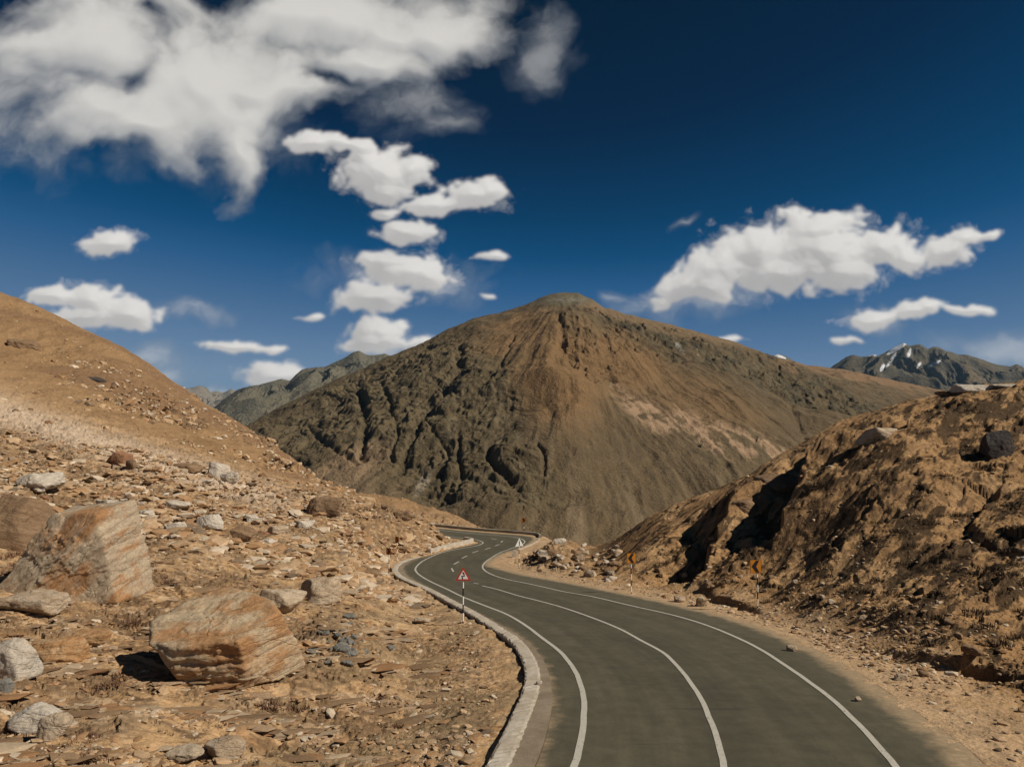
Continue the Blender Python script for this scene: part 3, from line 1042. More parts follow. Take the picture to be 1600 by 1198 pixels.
# ------------------------------------------------------------------ mountains
def ridge_sheet(name, sky, dc, foot_py, df, prof, apx, nx, ny, mat, shape, crest_back=0.35, a_pad=0.25, color=None):
    px = np.array([p[0] for p in sky], float)
    a0, a1 = (px[0] - 800) / 1100 - a_pad, (px[-1] - 800) / 1100 + a_pad
    a = np.linspace(a0, a1, nx)
    PX = 800 + 1100 * a
    skyp = np.interp(PX, px, [p[1] for p in sky])
    k = np.hanning(5); k /= k.sum()
    skyp = np.convolve(np.pad(skyp, 2, 'edge'), k, 'valid')
    dcv = np.interp(PX, [p[0] for p in dc], [p[1] for p in dc])
    sc_ = np.array([slope(800, y)[1] for y in skyp])
    zc = sc_ * dcv
    sf = slope(800, foot_py)[1]
    zf = sf * df
    tback = 0.35
    t = np.r_[np.linspace(-0.25, 0, max(4, ny // 20), endpoint=False), np.linspace(0, 1, ny, endpoint=False), np.linspace(1, 1 + tback, ny // 6)]
    Tm, Am = np.meshgrid(t, a, indexing='ij')
    D = df + (dcv[None] - df) * Tm
    gt_ = prof(np.clip(Tm, 0, 1), 800 + 1100 * Am)
    Z = zf + (zc[None] - zf) * gt_
    Z = np.where(Tm < 0, zf + Tm * (dcv[None] - df) * 0.35, Z)
    Z = np.where(Tm > 1, zc[None] - (Tm - 1) * (dcv[None] - df) * crest_back, Z)
    X, Y = Am * D, D
    xa, ya = (apx[0] - 800) / 1100 * apx[1], apx[1]
    dz, info = shape(X, Y, Z, Tm, 800 + 1100 * Am, xa, ya)
    Z = Z + dz
    S = Z / D
    PY = 599 - 1100 * (S * CP - SP) / (CP + S * SP)
    colr = color(X, Y, Z, Tm, 800 + 1100 * Am, PY, info)
    n0, n1 = X.shape
    I = np.arange(n0 * n1).reshape(n0, n1)
    Fc = np.c_[I[:-1, :-1].ravel(), I[:-1, 1:].ravel(), I[1:, 1:].ravel(), I[1:, :-1].ravel()]
    o = mesh_np(name, np.c_[X.ravel(), Y.ravel(), Z.ravel()], Fc, mat, smooth=True, colors=np.clip(colr, 0.005, 0.9).reshape(-1, 3))
    tag(o, kind="structure")
    return o


def slope_mag(X, Y, Z):
    zx = np.gradient(Z, axis=1) / (np.gradient(X, axis=1) + 1e-6)
    zy = np.gradient(Z, axis=0) / (np.gradient(Y, axis=0) + 1e-6)
    return np.sqrt(zx ** 2 + zy ** 2)


main_sky = [(250, 730), (330, 688), (380, 668), (410, 650), (450, 630), (500, 604), (530, 590), (560, 578), (600, 560), (640, 544), (670, 530), (700, 514), (740, 497), (790, 486), (812, 480), (830, 472), (850, 463), (870, 458), (885, 457),
            (905, 458), (925, 467), (945, 480), (990, 493), (1050, 507), (1100, 521), (1150, 534), (1200, 553), (1260, 570), (1320, 577), (1380, 590), (1440, 603), (1480, 611), (1560, 630), (1700, 660)]


def main_prof(t, PX):
    # steep lower face, gentler shoulder near the top, small steep cap at the apex
    return 0.62 * t + 0.38 * np.sin(t * math.pi / 2)


def blob(PX, PY, cx, cy, rx, ry, rot=0.0):
    c, s = math.cos(math.radians(rot)), math.sin(math.radians(rot))
    u = ((PX - cx) * c + (PY - cy) * s) / rx
    v = (-(PX - cx) * s + (PY - cy) * c) / ry
    return ss(1.25, 0.55, np.sqrt(u * u + v * v))


def main_shape(X, Y, Z, T, PX, xa, ya):
    rx, ry = X - xa, Y - ya
    r = np.sqrt(rx * rx + ry * ry) + 1e-3
    th = np.arctan2(rx, -ry)
    wx = fbm(X / 300, Y / 300, 4, seed=401) * 0.07
    g1 = ridged((th + wx) * 3.6, r / 1400, 5, 0.55, seed=403, rot=False)
    g2 = ridged((th + wx * 0.6) * 11.0, r / 700 + 3, 5, 0.6, seed=405, rot=False)
    rk = fbm(X / 140, Y / 140, 5, 0.55, seed=407)
    S = Z / Y
    PY = 599 - 1100 * (S * CP - SP) / (CP + S * SP)
    j = fbm(X / 90, Y / 90, 4, seed=409) * 28
    cliffl = np.maximum.reduce([blob(PX + j, PY + j, 690, 640, 165, 120), blob(PX + j, PY + j, 560, 640, 190, 75, -25), blob(PX, PY + j, 760, 740, 150, 55)])
    cliffr = np.maximum.reduce([blob(PX + j, PY + j, 1050, 530, 190, 26, 15), blob(PX + j, PY + j, 1290, 615, 150, 28, 16), blob(PX + j, PY + j, 1160, 560, 120, 30, 17), blob(PX + j, PY + j, 920, 530, 60, 40, 30)])
    spur = blob(PX + j * 0.6, PY, 885, 600, 95, 130, -4)
    cliffl = cliffl * (1 - 0.8 * spur)
    lowr = blob(PX + j, PY + j, 1140, 700, 130, 40, 38)
    cl = np.clip(cliffl + cliffr * 0.8 + lowr * 0.45, 0, 1)
    env = ss(0.0, 0.08, T) * ss(1.0, 0.90, T) * ss(25, 170, r)
    gul = np.zeros(X.shape)
    gw = fbm(X / 60, Y / 60, 3, seed=441) * 7 + fbm(X / 14, Y / 22, 4, 0.6, seed=443) * 3.5
    for (pl, wd, dp) in (([(722, 540), (706, 578), (690, 610), (660, 640), (640, 690), (622, 720)], 5, 1.0), ([(562, 600), (575, 650), (566, 705)], 7, 1.3), ([(600, 600), (622, 650), (612, 700)], 4, 0.8),
                         ([(800, 520), (776, 570), (750, 590)], 4, 0.7), ([(716, 660), (720, 720), (716, 745)], 4, 0.8), ([(768, 690), (776, 720), (800, 742)], 6, 1.2), ([(840, 690), (850, 712), (846, 730)], 3, 0.6),
                         ([(872, 492), (882, 530), (898, 556)], 5, 0.9), ([(1010, 590), (1080, 640), (1180, 690)], 4, 0.5), ([(650, 640), (700, 680), (690, 740)], 3, 0.5), ([(480, 650), (510, 690), (560, 720)], 4, 0.6),
                         ([(930, 500), (1000, 545), (1080, 560)], 3, 0.5), ([(1150, 570), (1230, 620), (1260, 680)], 4, 0.5), ([(1290, 600), (1340, 640), (1350, 660)], 4, 0.5), ([(1040, 700), (1100, 760), (1130, 800)], 3, 0.3)):
        C = np.array(pl, float)
        mm = (PX > C[:, 0].min() - 40) & (PX < C[:, 0].max() + 40)
        dd = polyline_dist(PX[mm] + gw[mm], PY[mm] + gw[mm] * 0.5, C)
        gul[mm] = np.maximum(gul[mm], dp * np.exp(-(dd / wd) ** 2))
    big = ridged(X / 330, Y / 330, 4, 0.45, seed=419) - 0.55
    crag = 0.5 * ridged((th + wx * 0.8) * 13 + 0.25 * rk, r / 330, 6, 0.55, seed=411, rot=False) + 0.5 * ridged(X / 70 + 0.4 * rk, Y / 120, 6, 0.55, seed=412)
    crag2 = ridged(X / 34, Y / 60, 5, 0.5, seed=413)
    zz = Z + rk * 26 + 0.15 * X
    ter = terrace(zz, 26, 0.62) - zz
    ter2 = terrace(zz * 1.0 + crag2 * 5, 8, 0.6) - (zz + crag2 * 5)
    dz = env * ((g1 - 0.55) * 15 * ss(0, 500, r) + (g2 - 0.55) * 1.6 * (1 - 0.5 * spur) + rk * 8 + big * 20
                + (0.62 + 0.45 * cliffr) * cl * ((crag - 0.55) * 6.5 + (crag2 - 0.5) * 2.5 + ter * 0.5 + ter2 * 0.8 + facet(X / 18 + rk, Y / 40, 431) * 2.0 + facet(X / 50 + rk * 1.5, Y / 120, 433) * 3.4 + facet(X / 130 + rk * 1.5, Y / 200, 435) * 5.0) - gul * 9 * (0.7 + 0.6 * crag2))
    dz += (fbm(X / 20, Y / 26, 4, 0.6, seed=415) * 1.3) * ss(0, 0.05, T) + ss(0.8, 1.0, T) * fbm(X / 30, Y / 60, 4, 0.6, seed=417) * 2.0
    return dz, dict(gul=gul, cl=cl, spur=spur, g2=g2, g1=g1, crag=crag, rk=rk, r=r, th=th, lowr=lowr, cliffr=cliffr, cliffl=cliffl)


def main_color(X, Y, Z, T, PX, PY, q):
    c = np.zeros(X.shape + (3,))
    c[:] = C3(0.120, 0.084, 0.046)
    n = fbm(X / 70, Y / 90, 5, 0.6, seed=421)
    st = fbm_a(q['th'] * 60, q['r'] / 500, 4, 0.6, seed=423)
    c = mixc(c, C3(0.155, 0.108, 0.060), ss(-0.2, 0.5, n) * 0.6)
    c = mixc(c, C3(0.165, 0.122, 0.072), ss(0.05, 0.5, st) * (1 - q['cl']) * 0.45)
    c = mixc(c, C3(0.085, 0.068, 0.042), ss(0.05, 0.5, -st) * (1 - q['cl']) * 0.35)
    rock = C3(0.122, 0.092, 0.051)
    c = mixc(c, rock, q['cl'] * 0.85)
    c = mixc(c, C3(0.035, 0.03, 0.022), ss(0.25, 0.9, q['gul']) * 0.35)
    c = mixc(c, C3(0.158, 0.124, 0.074), q['cl'] * ss(0.1, 0.5, fbm(X / 22, Y / 30, 5, 0.65, seed=425)) * 0.8)
    c = mixc(c, C3(0.052, 0.041, 0.026), q['cl'] * ss(0.15, 0.5, fbm(X / 30, Y / 50, 5, 0.65, seed=427)) * 0.7)
    c = mixc(c, C3(0.075, 0.064, 0.042), q['cliffr'] * ss(-0.1, 0.35, fbm(X / 26, Y / 60, 5, 0.65, seed=437)) * 0.75)
    j = n * 22
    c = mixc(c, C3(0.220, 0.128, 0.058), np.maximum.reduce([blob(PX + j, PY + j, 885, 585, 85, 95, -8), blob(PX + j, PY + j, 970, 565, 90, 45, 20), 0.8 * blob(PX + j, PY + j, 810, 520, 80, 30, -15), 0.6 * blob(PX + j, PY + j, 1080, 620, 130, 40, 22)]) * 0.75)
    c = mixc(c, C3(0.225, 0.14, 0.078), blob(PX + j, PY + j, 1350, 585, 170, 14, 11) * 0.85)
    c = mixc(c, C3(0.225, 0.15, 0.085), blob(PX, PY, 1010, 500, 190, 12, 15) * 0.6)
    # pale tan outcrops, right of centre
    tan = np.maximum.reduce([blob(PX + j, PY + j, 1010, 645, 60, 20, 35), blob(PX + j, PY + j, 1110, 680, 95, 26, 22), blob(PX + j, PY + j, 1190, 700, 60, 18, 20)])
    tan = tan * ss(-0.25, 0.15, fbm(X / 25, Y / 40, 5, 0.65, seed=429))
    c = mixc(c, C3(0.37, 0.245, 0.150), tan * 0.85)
    # pale scree chutes at the foot
    ch = ss(0.12, 0.42, fbm_a(q['th'] * 26, q['r'] / 900, 3, 0.6, seed=431)) * ss(690, 780, PY)
    c = mixc(c, C3(0.20, 0.145, 0.088), ch * 0.7 * (1 - q['cl']))
    c = mixc(c, C3(0.25, 0.17, 0.10), blob(PX, PY, 540, 735, 80, 30, -30) * 0.8)
    c = mixc(c, C3(0.30, 0.25, 0.18), blob(PX, PY, 662, 755, 26, 8, -60) * 0.7)
    # grey green cap
    c = mixc(c, C3(0.12, 0.105, 0.068), blob(PX, PY, 880, 466, 62, 14) * 0.8)
    c = mixc(c, C3(0.25, 0.24, 0.20), blob(PX, PY, 885, 468, 34, 4) * ss(0.05, 0.3, fbm(X / 8, Y / 8, 3, seed=433)) * 0.7)
    c = mixc(c, C3(0.32, 0.32, 0.29), np.maximum(blob(PX, PY, 1062, 542, 14, 4, 55), blob(PX, PY, 1090, 548, 12, 3, 70)) * ss(0.0, 0.3, fbm(X / 12, Y / 12, 4, 0.6, seed=435)) * 0.8)
    return c


M_mtn = terrain_mat("mountain_material", 16.0, 2.2, fine=0.30)
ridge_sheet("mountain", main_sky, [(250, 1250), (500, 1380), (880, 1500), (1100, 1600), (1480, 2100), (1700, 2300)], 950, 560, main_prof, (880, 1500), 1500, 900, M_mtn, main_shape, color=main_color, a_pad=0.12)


def simple_shape(amp, wl, seed):
    def f(X, Y, Z, T, PX, xa, ya):
        env = ss(0, 0.1, T) * (0.16 + 0.84 * ss(1.0, 0.8, T))
        r = ridged(X / wl + 0.4 * fbm(X / wl, Y / wl, 3, seed=seed + 2), Y / (wl * 2.2), 6, 0.56, seed=seed)
        return env * (r - 0.55) * amp, dict(r=r)
    return f


def far_color(base, second, rock, snow=None, seed=0, shade=None):
    def f(X, Y, Z, T, PX, PY, q):
        c = np.zeros(X.shape + (3,))
        c[:] = base
        n = fbm(X / 500, Y / 700, 5, 0.6, seed=seed)
        c = mixc(c, second, ss(-0.1, 0.4, n) * 0.8)
        c = mixc(c, rock, ss(0.1, 0.4, fbm(X / 160, Y / 260, 5, 0.6, seed=seed + 5)) * 0.8)
        if snow:
            n2 = fbm(X / 90, Y / 120, 5, 0.65, seed=seed + 9)
            for (cx, cy, rx, ry, rot, k) in snow:
                c = mixc(c, C3(0.72, 0.73, 0.76), ss(0.0, 0.25, blob(PX, PY, cx, cy, rx, ry, rot) - k + n2 * 0.6) * ss(0.0, 0.3, blob(PX, PY, cx, cy, rx, ry, rot)))
        return c
    return f


M_far = terrain_mat("far_mountain_material", 90.0, 14.0, fine=0.25)
lin = lambda t, PX: 0.75 * t + 0.25 * np.sin(t * math.pi / 2)
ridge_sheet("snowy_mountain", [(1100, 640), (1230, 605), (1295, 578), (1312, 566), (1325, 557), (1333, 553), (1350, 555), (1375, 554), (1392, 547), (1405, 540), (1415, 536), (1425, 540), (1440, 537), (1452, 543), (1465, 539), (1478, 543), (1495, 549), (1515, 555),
                               (1535, 562), (1560, 570), (1580, 573), (1592, 570), (1605, 574), (1700, 590), (1900, 560)], [(1100, 5600), (1900, 5600)], 720, 3600, lin, (1420, 5600), 900, 330, M_far,
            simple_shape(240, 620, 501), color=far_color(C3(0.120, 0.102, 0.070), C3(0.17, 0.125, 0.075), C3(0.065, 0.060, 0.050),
            [(1403, 545, 24, 4, -28, 0.6), (1357, 554, 22, 2.2, 2, 0.4), (1395, 562, 20, 3, -55, 0.8), (1438, 570, 8, 2.5, -55, 0.45), (1462, 568, 14, 2, -25, 0.4), (1380, 575, 10, 3, -60, 0.6), (1423, 552, 10, 3, -70, 0.5)], seed=505), a_pad=0.05)
ridge_sheet("snowy_ridge", [(1150, 600), (1195, 566), (1208, 557), (1218, 553), (1228, 556), (1238, 561), (1260, 580), (1330, 610)], [(1150, 7000), (1330, 7000)], 700, 5800, lin, (1215, 7000), 160, 90, M_far,
            simple_shape(120, 400, 511), color=far_color(C3(0.13, 0.12, 0.10), C3(0.16, 0.13, 0.10), C3(0.08, 0.08, 0.08), [(1216, 557, 14, 3.5, 15, 0.2)], seed=515), a_pad=0.0)
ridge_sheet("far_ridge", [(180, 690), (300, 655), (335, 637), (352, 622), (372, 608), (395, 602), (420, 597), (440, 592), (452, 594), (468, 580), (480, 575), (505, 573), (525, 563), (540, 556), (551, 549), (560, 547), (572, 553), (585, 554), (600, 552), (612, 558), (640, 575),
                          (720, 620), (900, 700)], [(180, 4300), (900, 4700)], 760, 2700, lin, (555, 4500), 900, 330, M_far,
            simple_shape(170, 620, 521), color=far_color(C3(0.145, 0.130, 0.092), C3(0.17, 0.148, 0.10), C3(0.100, 0.094, 0.072), [(580, 553, 8, 1.8, 0, 0.2)], seed=525), a_pad=0.0)
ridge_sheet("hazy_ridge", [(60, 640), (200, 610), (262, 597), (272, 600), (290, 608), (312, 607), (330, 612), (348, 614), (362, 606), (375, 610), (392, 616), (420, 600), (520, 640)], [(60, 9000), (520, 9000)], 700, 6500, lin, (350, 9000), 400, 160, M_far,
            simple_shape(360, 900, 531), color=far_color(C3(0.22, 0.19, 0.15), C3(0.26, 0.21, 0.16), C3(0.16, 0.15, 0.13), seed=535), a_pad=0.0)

# valley floor and the land out to the horizon
M_land = plain_mat("valley_ground_material", (0.20, 0.14, 0.085), 0.95, 0.35, 0.002)
mesh_py("terrain", [(-14000, -6000, -330), (14000, -6000, -330), (14000, 16000, -330), (-14000, 16000, -330)], [(0, 1, 2, 3)], M_land)["kind"] = "structure"


# ------------------------------------------------------------------ road surfaces
def cdt_sheet(name, loop, zoff, mat, grid=2.5, attr=None, zfun=None):
    loop = np.asarray(loop)
    x0, y0 = loop.min(0)
    x1, y1 = loop.max(0)
    gx, gy = np.meshgrid(np.arange(x0, x1, grid), np.arange(y0, y1, grid))
    gx, gy = gx.ravel(), gy.ravel()
    m = in_poly(gx, gy, loop)
    gx, gy = gx[m], gy[m]
    m = polyline_dist(gx, gy, np.r_[loop, loop[:1]]) > grid * 0.4
    gx, gy = gx[m], gy[m]
    n = len(loop)
    vin = [Vector(p) for p in loop] + [Vector((a, b)) for a, b in zip(gx, gy)]
    r = geometry.delaunay_2d_cdt(vin, [(i, (i + 1) % n) for i in range(n)], [], 1, 1e-5)
    V = np.array([(v.x, v.y, 0) for v in r[0]])
    V[:, 2] = road_z(V[:, 1]) + zoff
    Fc = np.array([f for f in r[2] if len(f) == 3])
    a, b, c = V[Fc[:, 0]], V[Fc[:, 1]], V[Fc[:, 2]]
    up = np.cross(b - a, c - a)[:, 2] < 0
    Fc[up] = Fc[up][:, ::-1]
    cols = None
    if attr is not None:
        cols = attr(V[:, 0], V[:, 1])
    o = mesh_np(name, V, Fc, mat, smooth=False, colors=cols)
    return o


def ribbon(C, w, zoff=0.012, jit=0.0):
    T = np.gradient(C, axis=0)
    T /= np.linalg.norm(T, axis=1)[:, None]
    N = np.c_[-T[:, 1], T[:, 0]]
    k = np.arange(len(C))
    j1 = fbm(k / 1.7, k * 0, 3, seed=601)[:, None] * jit
    A = C + N * (w / 2 + j1)
    Bq = C - N * (w / 2 - j1)
    V = np.r_[np.c_[A, road_z(A[:, 1]) + zoff], np.c_[Bq, road_z(Bq[:, 1]) + zoff]]
    n = len(C)
    i = np.arange(n - 1)
    return V, np.c_[i + n, i + n + 1, i + 1, i]


def asphalt_material():
    m, B, bs = new_mat("asphalt_material")
    geo = B.n('ShaderNodeNewGeometry')
    P = geo.outputs['Position']
    at = B.n('ShaderNodeVertexColor')
    at.layer_name = "Col"
    sp = B.n('ShaderNodeSeparateColor')
    B.put(sp.inputs[0], at.outputs['Color'])
    nb = B.noise(P, 0.22, 5, 0.6)
    nm = B.noise(P, 1.6, 7, 0.65)
    nf = B.noise(P, 26, 5, 0.8)
    c = B.mix(B.rng(nb, 0.35, 0.65), (0.068, 0.061, 0.039), (0.086, 0.076, 0.048))
    # wheel tracks polished a little paler, along the lanes
    c = B.mix(B.m('MULTIPLY', sp.outputs[1], 0.45), c, (0.112, 0.096, 0.062))
    sx = B.n('ShaderNodeSeparateXYZ')
    B.put(sx.inputs[0], P)
    cx = B.n('ShaderNodeCombineXYZ')
    B.put(cx.inputs[0], B.m('MULTIPLY', sp.outputs[2], 30.0))
    B.put(cx.inputs[1], B.m('MULTIPLY', sx.outputs[1], 0.12))
    stk = B.noise(cx.outputs[0], 1.0, 6, 0.62)
    c = B.vm('SCALE', c, scale=B.rng(stk, 0.28, 0.72, 0.91, 1.10))
    c = B.vm('SCALE', c, scale=B.rng(nm, 0.25, 0.75, 0.85, 1.15))
    c = B.vm('SCALE', c, scale=B.rng(nf, 0.2, 0.8, 0.72, 1.28))
    # darker patches: bitumen seams
    sm = B.noise(B.map(P, rot=(0, 0, 0.35), scale=(0.25, 2.2, 1)), 1.1, 4, 0.5)
    c = B.mix(B.m('MULTIPLY', B.rng(sm, 0.66, 0.70), 0.45), c, (0.035, 0.032, 0.027))
    # sand drifted over the edges
    dust = B.m('ADD', sp.outputs[0], B.m('MULTIPLY', B.m('SUBTRACT', B.noise(P, 0.9, 7, 0.7), 0.5), 0.9))
    df = B.rng(dust, 0.30, 0.80)
    c = B.mix(df, c, B.mix(B.rng(B.noise(P, 5.0, 7, 0.7), 0.3, 0.7), (0.27, 0.195, 0.115), (0.40, 0.29, 0.175)))
    B.put(bs.inputs['Base Color'], c)
    bs.inputs['Roughness'].default_value = 0.85
    bp = B.n('ShaderNodeBump')
    bp.inputs['Distance'].default_value = 0.012
    bp.inputs['Strength'].default_value = 0.6
    B.put(bp.inputs['Height'], nf)
    B.put(bs.inputs['Normal'], bp.outputs[0])
    return m


def asph_attr(x, y):
    dr = polyline_dist(x, y, AR)
    dl = polyline_dist(x, y, AL)
    a = ss(1.7, 0.0, dr) * 0.80 + ss(5.0, 1.0, dr) * 0.12 + ss(0.9, 0.0, dl) * 0.55
    dll = polyline_dist(x, y, LL)
    drl = polyline_dist(x, y, RL)
    outl = ss(2.6, 0.6, np.minimum(dll, 9)) * (dl < 2.6)
    tr = np.zeros_like(x)
    for c0 in (1.0, 2.8):
        tr = np.maximum(tr, np.maximum(np.exp(-((dll - c0) / 0.45) ** 2) * (dl > 2), np.exp(-((drl - c0) / 0.45) ** 2) * (dr > 2)))
    q = np.zeros((len(x), 3))
    q[:, 0] = np.clip(a, 0, 1)
    outr = ss(0.0, 1.2, drl) * (dr < 7) * (polyline_dist(x, y, CL) > drl) * (dr < polyline_dist(x, y, CL) * 0.9) * in_poly(x, y, np.r_[RL, AR[::-1]])
    q[:, 1] = np.clip(tr + outl * 0.6 + outr * 1.3, 0, 1.6)
    q[:, 2] = polyline_dist(x, y, LL) / 12.0
    return q


M_asph = asphalt_material()
road = cdt_sheet("road", CORR, 0.0, M_asph, 0.7, asph_attr)
tag(road, kind="structure")


def paint_material():
    m, B, bs = new_mat("road_paint_material")
    geo = B.n('ShaderNodeNewGeometry')
    P = geo.outputs['Position']
    n = B.noise(P, 3.5, 8, 0.75)
    n2 = B.noise(P, 22, 4, 0.7)
    c = B.mix(B.rng(n, 0.3, 0.7), (0.40, 0.365, 0.30), (0.54, 0.50, 0.43))
    c = B.mix(B.rng(B.m('ADD', B.m('MULTIPLY', n, 0.6), B.m('MULTIPLY', n2, 0.4)), 0.545, 0.60), c, (0.14, 0.125, 0.10))
    B.put(bs.inputs['Base Color'], c)
    bs.inputs['Roughness'].default_value = 0.75
    return m


M_paint = paint_material()
for C, w in ((LL, 0.20), (RL, 0.19), (CL, 0.18)):
    V, Fc = ribbon(C, w, 0.014, 0.022)
    tag(mesh_np("road_marking", V, Fc, M_paint), kind="structure")
DASH = [((740, 910.5), (748, 912)), ((705.5, 887.5), (708.5, 893)), ((709, 881.5), (717, 877)), ((721.5, 872), (730, 868)), ((738, 863.5), (747.5, 860.2)), ((758, 858), (766.5, 855.4)),
        ((773.5, 852.6), (780, 850.2)), ((782.5, 847), (785.5, 844.8)), ((776, 842.6), (768, 841.2))]
Vd, Fd = [], []
for p, q in DASH:
    a, b = road_pt(*p), road_pt(*q)
    C = np.array([a + (b - a) * t for t in np.linspace(0, 1, 4)])
    V, Fc = ribbon(C, 0.2, 0.014)
    Fd.append(Fc + sum(len(v) for v in Vd))
    Vd.append(V)
tag(mesh_np("lane_marking", np.concatenate(Vd), np.concatenate(Fd), M_paint), kind="structure")


# concrete shoulder and edge walls
def concrete_material(name, c1, c2, stain):
    m, B, bs = new_mat(name)
    geo = B.n('ShaderNodeNewGeometry')
    P = geo.outputs['Position']
    n = B.noise(P, 0.8, 8, 0.65)
    n2 = B.noise(P, 9, 7, 0.75)
    c = B.mix(B.rng(n, 0.3, 0.7), c1, c2)
    c = B.mix(B.m('MULTIPLY', B.rng(n2, 0.5, 0.7), 0.5), c, stain)
    B.put(bs.inputs['Base Color'], c)
    bp = B.n('ShaderNodeBump')
    bp.inputs['Distance'].default_value = 0.03
    B.put(bp.inputs['Height'], B.m('ADD', n2, n))
    B.put(bs.inputs['Normal'], bp.outputs[0])
    return m


M_conc = concrete_material("concrete_material", (0.33, 0.285, 0.225), (0.24, 0.20, 0.15), (0.15, 0.12, 0.085))
M_shld = concrete_material("shoulder_material", (0.30, 0.235, 0.165), (0.20, 0.155, 0.105), (0.13, 0.10, 0.07))
M_white = concrete_material("limewashed_concrete_material", (0.50, 0.44, 0.36), (0.38, 0.31, 0.23), (0.20, 0.155, 0.11))
kA = int(np.argmin(((AL - OL[-1]) ** 2).sum(1)))
shl = cdt_sheet("road_shoulder", np.r_[OL, AL[:kA + 1][::-1]], 0.035, M_shld, 0.8)
tag(shl, kind="structure")
# apron of concrete on the right of the far bend is part of the asphalt sheet's edge; walls below


def sweep(name, C, prof, mat, jit=0.02, seed=0, label=None, cat=None, caps=True, inner=1.0, zb=0.0, notch=0):
    """prof: list of (offset to the left of travel * inner, height)"""
    T = np.gradient(C, axis=0)
    T /= np.linalg.norm(T, axis=1)[:, None]
    N = np.c_[-T[:, 1], T[:, 0]]
    n, k = len(C), len(prof)
    V = np.zeros((n, k, 3))
    s = np.arange(n)
    for j, (o, h) in enumerate(prof):
        jj = fbm(s / 2.3, s * 0 + j * 3.3, 3, 0.7, seed=seed)
        oo = o * inner + jj * jit
        V[:, j, :2] = C + N * oo[:, None]
        V[:, j, 2] = road_z(C[:, 1]) + h + zb + fbm(s / 1.7, s * 0 + 5 + j, 3, 0.7, seed=seed + 3) * jit * 0.8
    if notch:
        V[notch::notch, :, 2] -= 0.022
        V[notch // 2 + 5::notch * 2, 2:, 2] -= 0.01
    I = np.arange(n * k).reshape(n, k)
    Fc = np.c_[I[:-1, :-1].ravel(), I[:-1, 1:].ravel(), I[1:, 1:].ravel(), I[1:, :-1].ravel()]
    V = V.reshape(-1, 3)
    fl = [tuple(f) for f in Fc]
    if caps:
        fl.append(tuple(I[0]))
        fl.append(tuple(I[-1][::-1]))
    o = mesh_py(name, V, fl, mat)
    if label: tag(o, label, cat)
    return o


def resample(C, step):
    L = np.r_[0, np.cumsum(np.linalg.norm(np.diff(C, axis=0), axis=1))]
    t = np.linspace(0, L[-1], max(2, int(L[-1] / step)))
    return np.c_[np.interp(t, L, C[:, 0]), np.interp(t, L, C[:, 1])]


OLf = resample(OL, 0.16)
PR = [(0.0, -1.6), (0.02, -0.02), (0.04, 0.06), (0.10, 0.085), (0.30, 0.09), (0.52, 0.085), (0.62, 0.06), (0.66, -0.1)]
sweep("concrete_kerb", OLf, PR, M_white, 0.05, 701, "long broken concrete kerb with a shaded drop along the left edge of the near bend", "kerb", inner=-1.0, notch=20)
W2 = trace([(673, 864.8), (700, 857.4), (722, 852), (736, 848.6), (741, 847.2), (737, 845.6), (728, 844.2)], 0.4)
sweep("concrete_kerb", W2, [(0.0, -0.4), (0.0, 0.55), (0.05, 0.60), (0.45, 0.60), (0.50, 0.52), (0.55, -0.1)], M_white, 0.03, 711, "short pale limewashed kerb wall under the rocky slope on the left of the second bend", "kerb")
W3 = trace([(842, 840), (838, 836.6), (800, 833.2), (760, 830.2), (720, 826.8), (694, 824), (650, 820.5), (600, 817)], 0.5)
sweep("parapet_wall", W3, [(0.0, -0.3), (0.0, 0.42), (0.04, 0.46), (0.40, 0.46), (0.44, 0.42), (0.44, -2.0)], M_conc, 0.03, 715, "low grey concrete parapet along the outer edge of the farthest road stretch", "parapet", inner=-1.0)
W4 = trace([(810, 859.6), (823, 854.5), (834, 849.5), (842, 844.4), (843.4, 841.5)], 0.4)
sweep("concrete_kerb", W4, [(0.25, -0.2), (0.25, 0.12), (0.0, 0.14), (-0.02, -1.0)], M_white, 0.03, 719, "pale curved kerb at the right of the farthest bend beside the triangular sign", "kerb")

# ------------------------------------------------------------------ rocks
ICO = {}
def ico(level):
    if level not in ICO:
        bm = bmesh.new()
        bmesh.ops.create_icosphere(bm, subdivisions=level, radius=1.0)
        bm.verts.ensure_lookup_table()
        V = np.array([v.co[:] for v in bm.verts])
        Fq = np.array([[v.index for v in f.verts] for f in bm.faces])
        bm.free()
        ICO[level] = (V / np.linalg.norm(V, axis=1)[:, None], Fq)
    return ICO[level]


def rand_planes(r, n=11, flat=1.0):
    P = []
    for i in range(n):
        v = np.array([r.gauss(0, 1), r.gauss(0, 1), r.gauss(0, 1)])
        v /= np.linalg.norm(v)
        P.append((v, r.uniform(0.62, 1.0)))
    for v in ((1, 0, 0), (-1, 0, 0), (0, 1, 0), (0, -1, 0)):
        P.append((np.array(v, float), 1.0))
    P.append((np.array((r.uniform(-.25, .25), r.uniform(-.25, .25), 1.0)) / 1.03, r.uniform(0.55, 0.8)))
    P.append((np.array((0, 0, -1.0)), 0.7))
    return P


CHIP = 0.035


